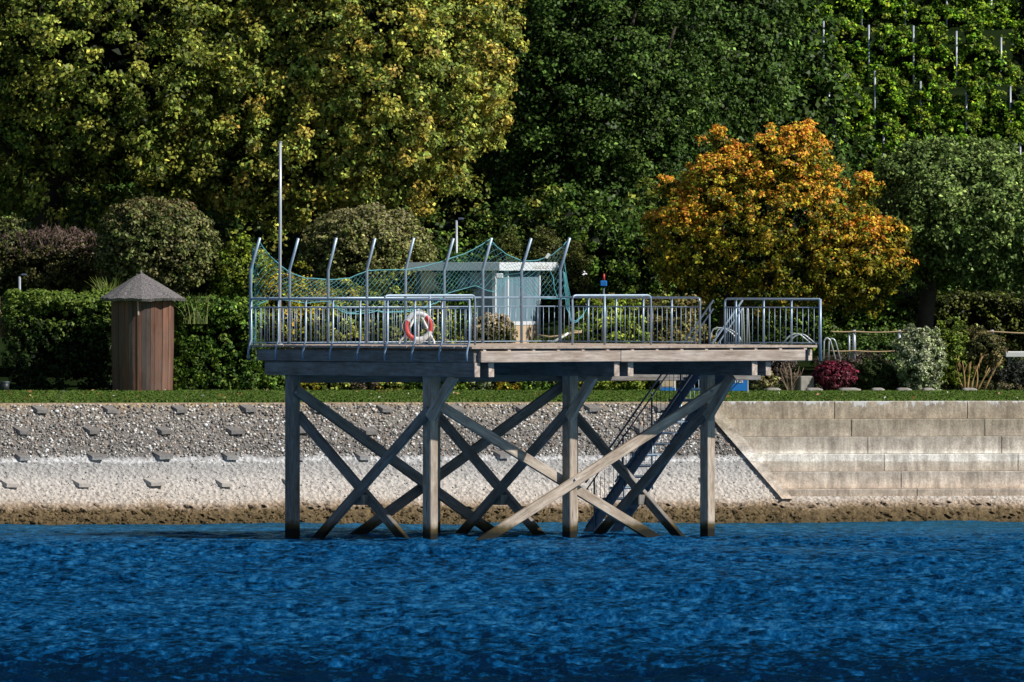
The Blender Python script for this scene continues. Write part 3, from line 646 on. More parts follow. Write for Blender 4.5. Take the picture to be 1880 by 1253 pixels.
# ------------------------------------------------------------------ lifebuoy on its stand
LY = 2.6; lc = W(768, 600, LY)
st = thing('lifebuoy_stand', 'white bent tube stand holding the red and white ring', 'stand', (lc.x, LY + .15, ZD))
zf = ZD + .02
for s, fx in ((-1, 733), (1, 797)):
    tube('leg', fillet([W(768 + s * 2, 574, LY + .12), W(768 + s * 22, 614, LY + .12), W(fx, 628, LY + .12), on(fx, LY + .12, zf)], .08), .028, 'white_paint', st, 8)
tube('upright', [on(768, LY + .16, ZD), W(768, 566, LY + .16)], .022, 'white_paint', st, 8)
tube('hook', [W(768, 574, LY + .16), W(768, 574, LY - .08), W(768, 570, LY - .1)], .014, 'white_paint', st, 6)
lb = thing('lifebuoy', 'red and white ring buoy hanging on the white stand', 'lifebuoy', lc)
def ring_arc(name, a0, a1, mat, R=.30, r=.062):
    V = []; F = []; na_, nr_ = 12, 10
    for i in range(na_ + 1):
        a = math.radians(a0 + (a1 - a0) * i / na_)
        for j in range(nr_): t = 2 * math.pi * j / nr_; rr = R + r * math.cos(t); V.append((lc.x + rr * math.cos(a) * .95, LY - .1 + r * .8 * math.sin(t), lc.z + rr * math.sin(a)))
    for i in range(na_):
        for j in range(nr_): k = (j + 1) % nr_; F.append((i * nr_ + j, i * nr_ + k, (i + 1) * nr_ + k, (i + 1) * nr_ + j))
    return mk(name, V, F, mat, lb, True)
ring_arc('ring_segment', -20, 52, 'red_plastic'); ring_arc('ring_segment', 52, 152, 'white_paint'); ring_arc('ring_segment', 152, 250, 'red_plastic'); ring_arc('ring_segment', 250, 340, 'white_paint')
pts = []
for i in range(33):
    a = 2 * math.pi * i / 32; rr = .37 + .02 * math.cos(4 * a); pts.append((lc.x + rr * math.cos(a) * .95, LY - .12, lc.z + rr * math.sin(a)))
tube('grab_line', pts, .007, 'white_paint', lb, 4)

# ------------------------------------------------------------------ round hut
HY = 48.0; hk = M(HY); hx = WX(262, HY); hb = TOPZ; hw = .83
hut = thing('hut', 'small round brown plank hut with grey thatched cone roof on the lawn edge', 'hut', (hx, HY, hb))
V = []; F = []; CC = []; nbd = 44; topz_ = EYE - (545 - HOR) * hk
for i in range(nbd):
    a0 = 2 * math.pi * i / nbd; a1 = 2 * math.pi * (i + .94) / nbd; r = hw * (1 + random.uniform(-.012, .012)); zb_ = hb + random.uniform(.0, .04)
    base = len(V); t = random.uniform(.75, 1.3); cc = np.array((.16, .078, .05)) * t if random.random() < .75 else np.array((.10, .075, .065)) * t
    for z, sc in ((zb_, .965), ((zb_ + topz_) / 2, 1.0), (topz_, 1.005)):
        for a in (a0, a1): V.append((hx + r * sc * math.cos(a), HY + r * sc * math.sin(a), z)); CC.append(cc)
        for a in (a0, a1): V.append((hx + (r - .04) * sc * math.cos(a), HY + (r - .04) * sc * math.sin(a), z)); CC.append(cc * .3)
    for L in (0, 4): F += [(base + L, base + L + 1, base + L + 5, base + L + 4), (base + L + 2, base + L, base + L + 4, base + L + 6), (base + L + 1, base + L + 3, base + L + 7, base + L + 5)]
    F += [(base + 2, base + 6, base + 7, base + 3), (base + 6, base + 10, base + 11, base + 7)]
mk('wall', V, F, 'hut_boards', hut, cols=np.array(CC))
V = [(hx - .05, HY, EYE - (500 - HOR) * hk)]; F = []; nr = 56
for i in range(nr):
    a = 2 * math.pi * i / nr; fa = (a % (math.pi / 4)) - math.pi / 8; rr = 1.14 * math.cos(math.pi / 8) / math.cos(fa) + random.uniform(-.02, .02); zz_ = EYE - (548 - HOR) * hk + random.uniform(-.02, .02) 
    V.append((hx - .03 + .42 * rr * math.cos(a), HY + .42 * rr * math.sin(a), EYE - (520 - HOR) * hk)); V.append((hx + rr * math.cos(a), HY + rr * math.sin(a), zz_)); V.append((hx + (rr - .04) * math.cos(a), HY + (rr - .04) * math.sin(a), zz_ - .07)); V.append((hx + .6 * math.cos(a), HY + .6 * math.sin(a), zz_ + .05))
for i in range(nr):
    j = (i + 1) % nr; a, b_ = 1 + i * 4, 1 + j * 4; F += [(0, a, b_), (a, a + 1, b_ + 1, b_), (a + 1, a + 2, b_ + 2, b_ + 1), (a + 2, a + 3, b_ + 3, b_ + 2)]
mk('roof', V, F, 'thatch', hut)
tube('ridge_pole', [(hx - .05, HY - .05, EYE - (506 - HOR) * hk), (hx - .05, HY - .05, EYE - (497 - HOR) * hk)], .03, 'thatch', hut)
a = math.radians(-97); timber('batten', (hx + .86 * math.cos(a), HY + .86 * math.sin(a), topz_ - .05), (hx + .9 * math.cos(a) + .02, HY + .9 * math.sin(a), topz_ - .5), .05, .03, 'beam_timber', hut, up=(0, 1, 0))
tube('floor_ring', [(hx, HY, hb - .05), (hx, HY, hb + .025)], .76, 'dark_plastic', hut, 32)

# ------------------------------------------------------------------ kiosk
KY = 52.0; kk = M(KY); ang = math.radians(70)
kc = W(917, 497, KY - 1.5); e1 = Vector((math.cos(ang), math.sin(ang), 0)); e2 = Vector((-math.sin(ang), math.cos(ang), 0))   # e1 to the lit side, e2 to the shaded side
ks = thing('kiosk', 'small glazed lifeguard kiosk with flat white roof behind the platform', 'kiosk', (kc.x, kc.y, ground(KY)))
Lr, Ld = 141 * kk / math.cos(ang), 169 * kk / math.sin(ang); ztop = EYE - (482 - HOR) * kk; zbot = EYE - (497 - HOR) * kk; zg = ground(KY)
def kp(a, b_, z): v = kc + e1 * a + e2 * b_; return Vector((v.x, v.y, z))
def kbox(name, a0, a1, b0, b1, z0, z1, mat, par=None):
    cs = [kp(a0, b0, z0), kp(a1, b0, z0), kp(a1, b1, z0), kp(a0, b1, z0), kp(a0, b0, z1), kp(a1, b0, z1), kp(a1, b1, z1), kp(a0, b1, z1)]
    return mk(name, cs, [(3, 2, 1, 0), (4, 5, 6, 7), (0, 1, 5, 4), (1, 2, 6, 5), (2, 3, 7, 6), (3, 0, 4, 7)], mat, par or ks)
kbox('roof', 0, Lr, 0, Ld, zbot, ztop, 'fascia')
ka0, ka1, kb0, kb1 = .2, 3.69, .22, Ld - .25
for (a, b_) in ((ka0, kb0), (ka1, kb0), (ka0, kb1), (ka1, kb1), (1.18, kb0), (ka0, kb0 + .75), (ka0, kb0 + 1.5)):
    kbox('mullion', a - .045, a + .045, b_ - .045, b_ + .045, zg, zbot - .003, 'fascia' if b_ == kb0 else 'dark_steel')
kbox('glass_pane', 1.225, ka1 - .045, kb0, kb0 + .02, EYE - (590 - HOR) * kk, zbot - .06, 'window_glass')
kbox('glass_pane', .245, 1.135, kb0, kb0 + .02, EYE - (590 - HOR) * kk, zbot - .06, 'window_glass')
kbox('lower_panel', 1.225, ka1 - .045, kb0 - .01, kb0 + .03, zg, EYE - (598 - HOR) * kk, 'beige_panel')
kbox('lower_panel', .245, 1.135, kb0 - .01, kb0 + .03, zg, EYE - (598 - HOR) * kk, 'beige_panel')
kbox('transom', .245, ka1 - .045, kb0 - .025, kb0 + .045, EYE - (597.5 - HOR) * kk, EYE - (590.5 - HOR) * kk, 'fascia')
kbox('glass_pane', ka0 - .01, ka0 + .01, kb0 + .045, kb0 + .705, zg + .3, zbot - .05, 'window_glass'); kbox('glass_pane', ka0 - .01, ka0 + .01, kb0 + .795, kb0 + 1.455, zg + .9, zbot - .05, 'window_glass')
kbox('glass_pane', ka0 - .01, ka0 + .01, kb0 + 1.545, kb1 - .045, zg + .9, zbot - .05, 'clear_glass')
kbox('glass_pane', .27, ka1 - .05, kb1 - .01, kb1 + .01, zg + .9, zbot - .05, 'clear_glass'); kbox('interior_desk', .6, 2.2, kb0 + .9, kb0 + 1.5, zg, zg + 1.0, 'kiosk_grey')
kbox('side_panel', ka0 - .015, ka0 + .02, kb0 + .045, kb1 - .045, zg, zg + .89, 'kiosk_grey'); kbox('side_panel', ka1 - .02, ka1 + .02, kb0 + .045, kb1 - .045, zg, zbot - .02, 'kiosk_grey')
def text(name, body, loc, size, rz, mat, parent, bold=0.004, align='CENTER', sx=1):
    cu = bpy.data.curves.new(name, 'FONT'); cu.body = body; cu.size = size; cu.extrude = .004; cu.offset = bold; cu.align_x = align; cu.align_y = 'CENTER'
    tmp = bpy.data.objects.new(name + '_tmp', cu); COL.objects.link(tmp); dg = bpy.context.evaluated_depsgraph_get(); dg.update()
    me = bpy.data.meshes.new_from_object(tmp.evaluated_get(dg)); bpy.data.objects.remove(tmp)
    o = bpy.data.objects.new(name, me); me.materials.clear(); me.materials.append(MAT[mat]); COL.objects.link(o); o.parent = parent
    wm = Matrix.Translation(loc) @ Matrix.Rotation(rz, 4, 'Z') @ Matrix.Rotation(math.pi / 2, 4, 'X') @ Matrix.Diagonal((sx, 1, 1, 1)); o.matrix_basis = WORLD[parent.name].inverted() @ wm; WORLD[o.name] = wm; return o
text('lettering', 'Aufsicht', kp((993 - 917) * kk / math.cos(ang), -.012, (ztop + zbot) / 2 + .005), .19, ang, 'white_paint', ks, .003, sx=2.1)
for a, sz in ((4.9, .16), (5.9, .15)):
    sl_ = railpart('flood_lamp'); sl_.parent = ks; WORLD[sl_.name] = WORLD[ks.name]
    b = MB(); b.box(kp(a, -.25, zbot - .12), (sz * 1.5, .2, sz), Matrix.Rotation(.5, 3, 'Z') @ Matrix.Rotation(.5, 3, 'X'), .02); b.build('lamp_head', 'fascia', sl_)
    tube('bracket', [kp(a, -.22, zbot - .08), kp(min(a, Lr - .05), .03, zbot + .01)], .015, 'post_metal', sl_)
b = MB(); b.box(W(917, 507, KY - 1.4), (.2, .1, .14), bev=.02); b.build('camera_box', 'fascia', ks)

# ------------------------------------------------------------------ trees
G1 = [(0.109, 0.169, 0.024), (0.183, 0.239, 0.035), (0.291, 0.317, 0.048), (0.39, 0.363, 0.059), (0.073, 0.113, 0.02)]
G2 = [(0.239, 0.298, 0.049), (0.379, 0.413, 0.073), (0.517, 0.481, 0.073), (0.178, 0.252, 0.049), (0.597, 0.39, 0.073), (0.318, 0.436, 0.097)]
GD = [(0.047, 0.102, 0.016), (0.079, 0.146, 0.026), (0.118, 0.183, 0.034), (0.031, 0.072, 0.012)]
GG = [(0.134, 0.207, 0.052), (0.203, 0.292, 0.078), (0.089, 0.145, 0.033), (0.292, 0.375, 0.104)]
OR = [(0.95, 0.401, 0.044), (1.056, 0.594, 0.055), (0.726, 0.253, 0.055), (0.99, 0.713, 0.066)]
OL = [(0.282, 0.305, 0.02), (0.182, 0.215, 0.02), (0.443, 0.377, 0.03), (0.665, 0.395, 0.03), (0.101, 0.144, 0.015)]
VN = [(0.098, 0.238, 0.014), (0.177, 0.358, 0.018), (0.314, 0.477, 0.026), (0.059, 0.143, 0.009), (0.472, 0.524, 0.026)]
HG = [(0.071, 0.155, 0.018), (0.132, 0.238, 0.031), (0.237, 0.332, 0.046), (0.048, 0.105, 0.015)]
tree('plane_tree', 'huge spreading plane tree with dark green leaves filling the top left', 'tree', 210, 105, 61, 400, 325, 1500, .42, 62, .135, G1, trunk=(42, 0), tr=.42, seed=3, lumpy=.12, shell=.45, top=[(.25, .2, .03), (.32, .17, .03)], topz=.7, limbs=12)
tree('plane_tree', 'tall plane tree with yellowing leaves behind the pale pole', 'tree', 665, 110, 60.5, 285, 305, 1500, .36, 62, .13, G2, trunk=(560, 0), tr=.4, seed=9, lumpy=.12, shell=.45, limbs=12, extra=((500, 250, 200, 170, 400),))
tree('broadleaf_tree', 'dark green broadleaf tree rising behind the kiosk roof', 'tree', 1090, 190, 70, 230, 330, 1400, .44, 62, .12, GD, tr=.35, seed=12, lumpy=.2, shell=.45, top=[(.3, .2, .02), (.4, .14, .03)], topz=1.05, trunk=(1120, 0), extra=((1180, 380, 150, 160, 260),))
tree('broadleaf_tree', 'dark green tree between the orange tree and the vineyard', 'tree', 1330, 90, 74, 125, 260, 800, .46, 54, .135, GD, tr=.3, seed=15, lumpy=.2, shell=.45, trunk=(1330, 0), extra=((1470, 400, 150, 110, 260),))
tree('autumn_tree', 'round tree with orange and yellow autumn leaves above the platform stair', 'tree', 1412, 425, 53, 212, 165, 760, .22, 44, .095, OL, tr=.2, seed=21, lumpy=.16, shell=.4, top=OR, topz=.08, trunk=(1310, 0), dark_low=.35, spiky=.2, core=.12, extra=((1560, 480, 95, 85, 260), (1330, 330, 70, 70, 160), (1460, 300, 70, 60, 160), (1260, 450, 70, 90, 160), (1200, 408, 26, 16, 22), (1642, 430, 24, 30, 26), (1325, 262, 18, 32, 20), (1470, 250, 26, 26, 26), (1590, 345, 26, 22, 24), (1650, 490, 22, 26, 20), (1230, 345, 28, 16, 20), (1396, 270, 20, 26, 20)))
tree('broadleaf_tree', 'grey green tree with dark forked trunk at the right edge', 'tree', 1765, 395, 56, 160, 125, 1300, .32, 50, .11, GG, tr=.27, seed=25, lumpy=.14, shell=.45, trunk=(1690, 0), extra=((1700, 330, 90, 70, 200), (1870, 410, 110, 120, 350)))
tree('pruned_tree', 'rounded olive green tree right behind the plank hut', 'tree', 285, 455, 52, 112, 90, 620, .24, 36, .10, [(.12, .16, .04), (.18, .20, .06), (.07, .10, .02), (.22, .19, .08)], tr=.12, seed=31, lumpy=.06, shell=.7, core=.5, top=[(.19, .18, .08), (.25, .17, .08)], topz=.6, limbs=5)
tree('pruned_tree', 'rounded tree clipped to a dome behind the net', 'tree', 672, 468, 55, 120, 85, 620, .24, 36, .10, [(.16, .20, .04), (.27, .28, .09), (.09, .12, .02), (.34, .30, .12)], tr=.12, seed=33, lumpy=.06, shell=.7, core=.5, top=[(.3, .27, .14), (.22, .22, .08)], topz=.3, limbs=5)
# dense understorey behind it all
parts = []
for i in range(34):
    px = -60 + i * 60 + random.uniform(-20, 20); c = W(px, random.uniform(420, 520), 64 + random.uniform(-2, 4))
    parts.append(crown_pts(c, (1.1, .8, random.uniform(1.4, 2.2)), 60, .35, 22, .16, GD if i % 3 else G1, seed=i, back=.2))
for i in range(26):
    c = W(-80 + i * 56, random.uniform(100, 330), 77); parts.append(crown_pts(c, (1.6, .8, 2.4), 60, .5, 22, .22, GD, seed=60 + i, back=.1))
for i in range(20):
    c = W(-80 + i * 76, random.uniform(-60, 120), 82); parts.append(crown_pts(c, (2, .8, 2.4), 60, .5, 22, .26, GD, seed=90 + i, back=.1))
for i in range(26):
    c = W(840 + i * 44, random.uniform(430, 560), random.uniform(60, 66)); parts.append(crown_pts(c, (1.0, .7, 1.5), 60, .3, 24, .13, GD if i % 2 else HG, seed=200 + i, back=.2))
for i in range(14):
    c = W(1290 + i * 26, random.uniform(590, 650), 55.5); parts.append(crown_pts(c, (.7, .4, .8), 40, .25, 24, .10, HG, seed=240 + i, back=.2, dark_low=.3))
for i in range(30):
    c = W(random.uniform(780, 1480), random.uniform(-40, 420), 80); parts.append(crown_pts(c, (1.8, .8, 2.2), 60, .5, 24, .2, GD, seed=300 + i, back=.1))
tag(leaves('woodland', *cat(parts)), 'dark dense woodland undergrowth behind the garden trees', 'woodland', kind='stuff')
# ------------------------------------------------------------------ vineyard rows
post_px = {5: [1560, 1650, 1735, 1820, 1900], 0: [1531, 1622, 1702, 1787, 1873], 1: [1440, 1522, 1606, 1690, 1774, 1855], 2: [1430, 1512, 1595, 1677, 1756, 1838], 3: [1410, 1500, 1582, 1662, 1738, 1820], 4: [1400, 1490, 1570, 1650, 1730, 1810]}
names = ['lowest', 'second lowest', 'third', 'fourth', 'topmost']
for r in (5, 0, 1, 2, 3, 4):
    Y = 85 + 3.3 * (r if r < 5 else -1); kY = M(Y); rt = 232 - 96 * (r if r < 5 else -1); parts = []
    for px in np.arange(1385 - 18 * (r % 5), 1990, 21):
        px = px + random.uniform(-7, 7); hgt = random.uniform(56, 78); yc = rt + (px - 1440) * .10 + 48 + ((px - 1440) % 84) / 84 * 66 - 36 + random.uniform(-12, 12)
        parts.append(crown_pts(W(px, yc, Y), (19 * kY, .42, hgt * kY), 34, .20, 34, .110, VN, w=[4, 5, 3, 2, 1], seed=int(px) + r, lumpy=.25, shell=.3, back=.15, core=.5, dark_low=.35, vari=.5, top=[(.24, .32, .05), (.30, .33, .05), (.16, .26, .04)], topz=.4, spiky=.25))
    for q_ in np.arange(1380, 1990, 34):
        parts.append(crown_pts(W(q_, rt + 96 + (q_ - 1440) * .10, Y + 1.0), (34 * kY, .6, 34 * kY), 22, .2, 20, .14, HG, seed=int(q_), back=.2, dark_low=.3))
    t = thing('vine_row', f'{r} row of leafy green vines with grey stakes on the right hillside', 'vine row', (WX(1680, Y), Y, ground(Y)), 'vine rows on the hillside')
    t['label'] = {5: 'row of green vines mostly hidden behind the grey green tree', 0: 'lowest fully visible row of green vines, just above the grey green tree', 1: 'second row of green vines up from the grey green tree', 2: 'third row of green vines up the right hillside', 3: 'fourth row of vines, below the small red sheet', 4: 'topmost row of green vines in the upper right corner'}[r]
    leaves('foliage', *cat(parts), parent=t)
    mb = MB()
    for q_ in np.arange(1380, 2000, 22):
        a = W(q_, 0, Y); z0 = EYE - (rt + 130 + (q_ - 1440) * .1 - HOR) * kY; mb.tube([(a.x, Y, z0 - 1), (a.x + .1, Y, z0 + .5), (a.x, Y, z0 + 1.2)], .025, 4)
    mb.build('vine_stem', 'bark', t)
    for q_ in post_px[r]:
        top_ = rt + (q_ - 1440) * .10 - 8 - random.uniform(0, 14); a = W(q_, top_ + random.uniform(-6, 12), Y - .25); tube('stake', [(a.x, a.y, a.z - 2.2), a], .032, 'post_metal', t, 6)
# red sheet lying among the top vines
a = W(1822, 46, 95); V = []; F = []
for i in range(9):
    for j in range(5): V.append((-.35 + .09 * i, .1 * j * .6, .1 * math.sin(i * 1.1) * .6 + .16 * (i < 4) * (4 - i) * .35 + .05 * random.random() - .04 * j * (1 if j > 2 else -1)))
V = [(v[0] + a.x, v[1] + a.y, v[2] + a.z) for v in V]; F = [(i * 5 + j, (i + 1) * 5 + j, (i + 1) * 5 + j + 1, i * 5 + j + 1) for i in range(8) for j in range(4)]
V2 = [(v[0], v[1] - .02, v[2] - .16) for v in V]; nV = len(V)
F += [(i * 5, nV + i * 5, nV + (i + 1) * 5, (i + 1) * 5) for i in range(8)]
tag(mk('red_sheet', V + V2, F, 'red_sheet'), 'small bright red sheet showing among the topmost vines', 'sheet')
tree('small_tree', 'thin brown stemmed tree at the top right corner above the vines', 'tree', 1860, 10, 97, 45, 60, 70, .25, 20, .12, [(.25, .2, .05), (.12, .13, .03)], tr=.1, seed=44, limbs=5)

# ------------------------------------------------------------------ hedges and shrubs
BR = [(.14, .10, .07), (.18, .13, .09), (.10, .09, .04), (.20, .16, .10)]
LM = [(0.168, 0.264, 0.02), (0.264, 0.336, 0.03), (0.096, 0.168, 0.02), (0.336, 0.36, 0.05)]
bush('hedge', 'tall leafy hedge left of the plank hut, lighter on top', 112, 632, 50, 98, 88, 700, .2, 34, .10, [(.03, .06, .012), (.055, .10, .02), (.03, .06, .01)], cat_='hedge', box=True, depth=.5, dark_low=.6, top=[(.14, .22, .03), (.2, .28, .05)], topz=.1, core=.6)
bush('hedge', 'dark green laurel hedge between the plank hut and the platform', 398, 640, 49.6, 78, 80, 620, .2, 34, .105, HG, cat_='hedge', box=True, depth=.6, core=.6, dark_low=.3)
bush('shrub', 'purple brown twiggy shrub with bare top at the left edge', 110, 480, 54, 92, 62, 420, .2, 30, .085, [(.11, .11, .03), (.17, .15, .05), (.07, .07, .02)], top=[(.14, .09, .08), (.19, .13, .11)], topz=.1, seed=41, core=.5)
bush('shrub', 'olive green shrub cut by the left edge of the photo', -5, 470, 54.5, 62, 75, 300, .2, 30, .09, [(.12, .14, .04), (.17, .18, .06), (.06, .08, .02)], seed=42, core=.5)
bush('shrub', 'bright lime shrub between the two rounded trees', 445, 510, 52, 62, 70, 300, .2, 30, .085, LM, seed=43, core=.4)
for i, (px, py, rx, ry, pal, lab) in enumerate([(530, 585, 75, 75, OL, 'olive and rusty shrub behind the left end of the railing'), (620, 610, 70, 80, G2, 'yellow green shrub seen through the railing below the net'), (715, 600, 65, 85, G1, 'green shrub seen through the railing beside the ring buoy'), (800, 620, 60, 70, G2, 'yellowish shrub seen through the railing right of the ring buoy'),
        (845, 560, 45, 90, HG, 'dark shrub at the shaded side of the kiosk'), (1120, 610, 70, 62, LM, 'lime green shrub behind the railing right of the kiosk'), (1230, 615, 60, 62, [(.22, .2, .05), (.3, .22, .08), (.12, .15, .03)], 'brownish yellow shrub behind the railing left of the stair'), (1180, 660, 60, 50, LM, 'low lime shrub just behind the stair top')]):
    bush('shrub', lab, px, py, 51.5, rx, ry, 330, .2, 28, .09, pal, seed=50 + i, core=.5)
bush('hedge', 'clipped flat brownish hedge behind the railing right of the kiosk', 1175, 590, 57, 125, 38, 420, .2, 28, .085, [(.2, .18, .06), (.27, .19, .09), (.12, .14, .03)], cat_='hedge', box=True, depth=.3)
bush('conifer', 'olive green conifer right beside the kiosk roof', 1052, 530, 55, 30, 72, 260, .16, 40, .06, [(.11, .12, .02), (.16, .16, .03), (.06, .07, .015)], cat_='conifer', seed=70, shell=.6, core=.6)
bush('conifer', 'darker conifer standing behind the kiosk roof', 1003, 480, 57, 30, 55, 220, .16, 36, .06, [(.08, .09, .02), (.11, .12, .03)], cat_='conifer', seed=71, shell=.6, core=.6)
bush('conifer', 'small pointed conifer behind the left part of the kiosk roof', 933, 478, 57, 25, 50, 200, .16, 36, .06, [(.07, .10, .02), (.13, .14, .03)], cat_='conifer', seed=72, shell=.6, core=.6)
bush('flowering_shrub', 'dark leaved shrub with cream blossoms in front of the kiosk', 905, 612, 48.8, 44, 36, 200, .16, 26, .085, [(.12, .12, .03), (.18, .13, .05), (.07, .09, .02)], top=[(.7, .55, .38), (.5, .4, .25), (.25, .2, .08)], topz=.0, seed=74)
# low row under the deck, in front of the hedges
low = [(505, 707, 'dull green', HG), (560, 706, 'olive', OL), (615, 708, 'mid green', G1), (668, 705, 'pinkish brown', BR), (720, 707, 'yellow green', G2), (775, 706, 'deep green', HG), (835, 706, 'bright green', LM), (885, 705, 'pale striped', [(.25, .3, .12), (.4, .42, .25), (.1, .15, .03)]), (935, 706, 'light olive', OL), (985, 706, 'dark green', HG), (1040, 705, 'fresh green', G1), (1095, 703, 'vivid lime', LM), (1150, 704, 'leafy lime', LM)]
for i, (px, py, ad, pal) in enumerate(low):
    bush('border_plant', f'low {ad} border plant beneath the deck at the back of the lawn', px, py, 49.3, 32, 19, 110, .12, 22, .08, pal, group='low border plants under the deck line', cat_='border plant', seed=80 + i)
# second tier to close the gaps
for i in range(11):
    px = 480 + i * 76; bush('shrub', ['dense green shrub filling the border', 'rusty leaved shrub filling the border'][i % 2] + ' ' + ['behind the left pile', 'left of the ring buoy post', 'under the net', 'behind the first crossed braces', 'behind the ring buoy', 'by the kiosk shaded side', 'below the kiosk', 'right of the kiosk panel', 'behind the middle pile', 'behind the stair rail', 'behind the stair top'][i], px, 665, 53.5, 52, 45, 150, .22, 26, .10, [HG, G1, OL][i % 3], seed=100 + i, core=.5)
# right side planting
bush('hedge', 'long clipped dark hedge behind the rope fence', 1750, 615, 59, 215, 70, 1300, .2, 34, .09, [(.05, .08, .015), (.10, .12, .02), (.15, .16, .03), (.03, .045, .01)], cat_='hedge', box=True, depth=.25, core=.5)
bush('ground_cover', 'dark ivy bank behind the rope fence posts', 1600, 650, 53, 90, 38, 330, .18, 26, .08, GD, cat_='ivy', seed=130)
bush('variegated_shrub', 'cream and green variegated shrub in front of the rope fence', 1688, 655, 47.8, 46, 58, 420, .13, 32, .075, [(.42, .47, .28), (.58, .6, .42), (.16, .22, .07), (.28, .34, .15)], seed=131, top=[(.5, .52, .35)], topz=.8)
bush('shrub', 'bright green upright shrub right beside the variegated one', 1748, 652, 48.4, 36, 56, 260, .13, 30, .075, [(.14, .2, .02), (.22, .28, .03), (.07, .12, .02)], seed=132)
bush('shrub', 'rusty green shrub on yellow stems at the far right', 1800, 645, 48.6, 42, 40, 220, .13, 28, .075, [(.12, .13, .04), (.22, .15, .07), (.08, .11, .03)], seed=133)
bush('shrub', 'dark low shrub under the white slab at the right edge', 1868, 690, 49, 42, 30, 160, .14, 28, .06, [(.05, .05, .045), (.035, .045, .03)], seed=134)
bush('burgundy_shrub', 'dark burgundy red shrub by the concrete pedestal', 1530, 690, 47.8, 38, 27, 260, .10, 30, .065, [(.16, .015, .04), (.25, .03, .06), (.09, .012, .025), (.2, .08, .09)], seed=135)
bush('juniper', 'spreading green juniper right of the burgundy shrub', 1606, 690, 48.2, 40, 28, 240, .11, 36, .05, [(.05, .08, .02), (.08, .11, .03)], seed=136)
bush('juniper', 'brownish heather mound left of the variegated shrub', 1640, 698, 48.4, 34, 20, 130, .11, 30, .045, [(.12, .09, .07), (.09, .08, .05)], seed=137)
bush('shrub', 'grey brown heather behind the burgundy shrub', 1560, 667, 50.5, 62, 20, 200, .11, 26, .05, [(.16, .12, .10), (.12, .09, .07), (.10, .10, .06)], seed=138)
bush('shrub', 'yellow green shrub right of the blue sign', 1398, 704, 48, 28, 22, 160, .11, 26, .07, [(.3, .33, .14), (.2, .22, .06), (.3, .2, .1)], seed=139)
bush('shrub', 'dull mauve shrub above the yellow green shrub', 1420, 672, 50.2, 40, 26, 150, .12, 26, .055, [(.15, .11, .10), (.10, .08, .06)], seed=140)
for i, (px, w_) in enumerate(((1575, 60), (1660, 50), (1830, 60), (1480, 50), (1745, 50))):
    bush('border_plant', ['low mixed plants at the lawn edge near the burgundy shrub', 'low plants at the foot of the variegated shrub', 'low plants below the rusty green shrub', 'low plants at the foot of the pedestal', 'low plants below the bright green upright shrub'][i], px, 712, 48.6, w_ * .8, 9, 90, .08, 20, .05, [(.12, .12, .05), (.2, .15, .09), (.05, .07, .02)], cat_='border plant', seed=150 + i, group='low plants along the right border')
def stems(name, label, px, py0, Y, n, h, spread, r, mat, cat_='shrub', base=6):
    t = MB(); k = M(Y)
    for i in range(n):
        a = W(px + random.uniform(-base, base), py0, Y); a.z = ground(Y) - .03; d = Vector((random.uniform(-spread, spread), random.uniform(-.2, .2), 1)).normalized() * h * k * random.uniform(.6, 1.1)
        limb(t, a, a + d, r, r * .3, .08, 4)
        for j in range(2): q_ = a + d * random.uniform(.4, .8); limb(t, q_, q_ + (d.normalized() + Vector((random.uniform(-.5, .5), random.uniform(-.2, .2), .3))).normalized() * h * k * .28, r * .5, r * .2, .1, 3)
    return tag(t.build(name, mat, smooth=True), label, cat_)
stems('twig_shrub', 'bare straw coloured twig shrub left of the pedestal', 1452, 720, 47.6, 26, 52, .55, .012, 'twig')
stems('stem_shrub', 'yellow forked stems below the rusty green shrub', 1795, 722, 48.0, 7, 70, .55, .035, 'yellow_bark', base=26)
stems('twig_shrub', 'tangle of bare purple twigs poking from the shrub behind the hedge', 120, 560, 53.2, 0, 60, .4, .01, 'twig') if False else None
def blades(name, label, px, py, Y, n, h, w_, pal, cat_='grass'):
    k = M(Y); c = W(px, py, Y); V = []; F = []; C = []
    for i in range(n):
        a = c + Vector((random.gauss(0, w_ * k * .4), random.gauss(0, .15), 0)); d = random.uniform(-.7, .7); L = h * k * random.uniform(.6, 1.1); col_ = np.array(random.choice(pal)) * random.uniform(.6, 1.3); b0 = len(V)
        for s in range(5):
            t = s / 4; x = a.x + d * L * t * t; z = a.z + L * (t - .35 * abs(d) * t * t); ww = .012 * (1 - t) + .002
            V += [(x - ww, a.y, z), (x + ww, a.y + .01, z)]; C += [col_, col_]
        F += [(b0 + 2 * s, b0 + 2 * s + 1, b0 + 2 * s + 3, b0 + 2 * s + 2) for s in range(4)]
    return tag(mk(name, V, F, 'leaf', cols=np.array(C)), label, cat_)
blades('reed_tuft', 'tan dry reed tuft at the far left edge', 8, 620, 50.5, 160, 75, 35, [(.35, .25, .14), (.25, .17, .09), (.42, .33, .2)], 'reeds')
blades('reed_tuft', 'green reed tuft left of the hut roof', 200, 560, 50.5, 70, 55, 20, [(.12, .18, .03), (.2, .24, .06)], 'reeds')
blades('reed_tuft', 'pale green reed tuft right of the hut roof', 362, 595, 49, 130, 58, 34, [(.14, .2, .05), (.24, .28, .09), (.08, .12, .03)], 'reeds')
# thin purple twigs growing out of the left shrub
tw = MB(); k = M(54)
for i in range(150):
    a = W(random.gauss(110, 45), random.uniform(440, 470), 53.6 + random.uniform(-.5, .5)); d = Vector((random.uniform(-.5, .5), random.uniform(-.3, .3), 1)).normalized() * random.uniform(.25, .6); tw.tube([a, a + d * .5 + Vector((random.uniform(-.05, .05), 0, 0)), a + d], .007, 3, .003)
tag(tw.build('twigs', 'twig'), 'bare mauve twigs standing out of the top of the left shrub', 'twigs', kind='stuff')

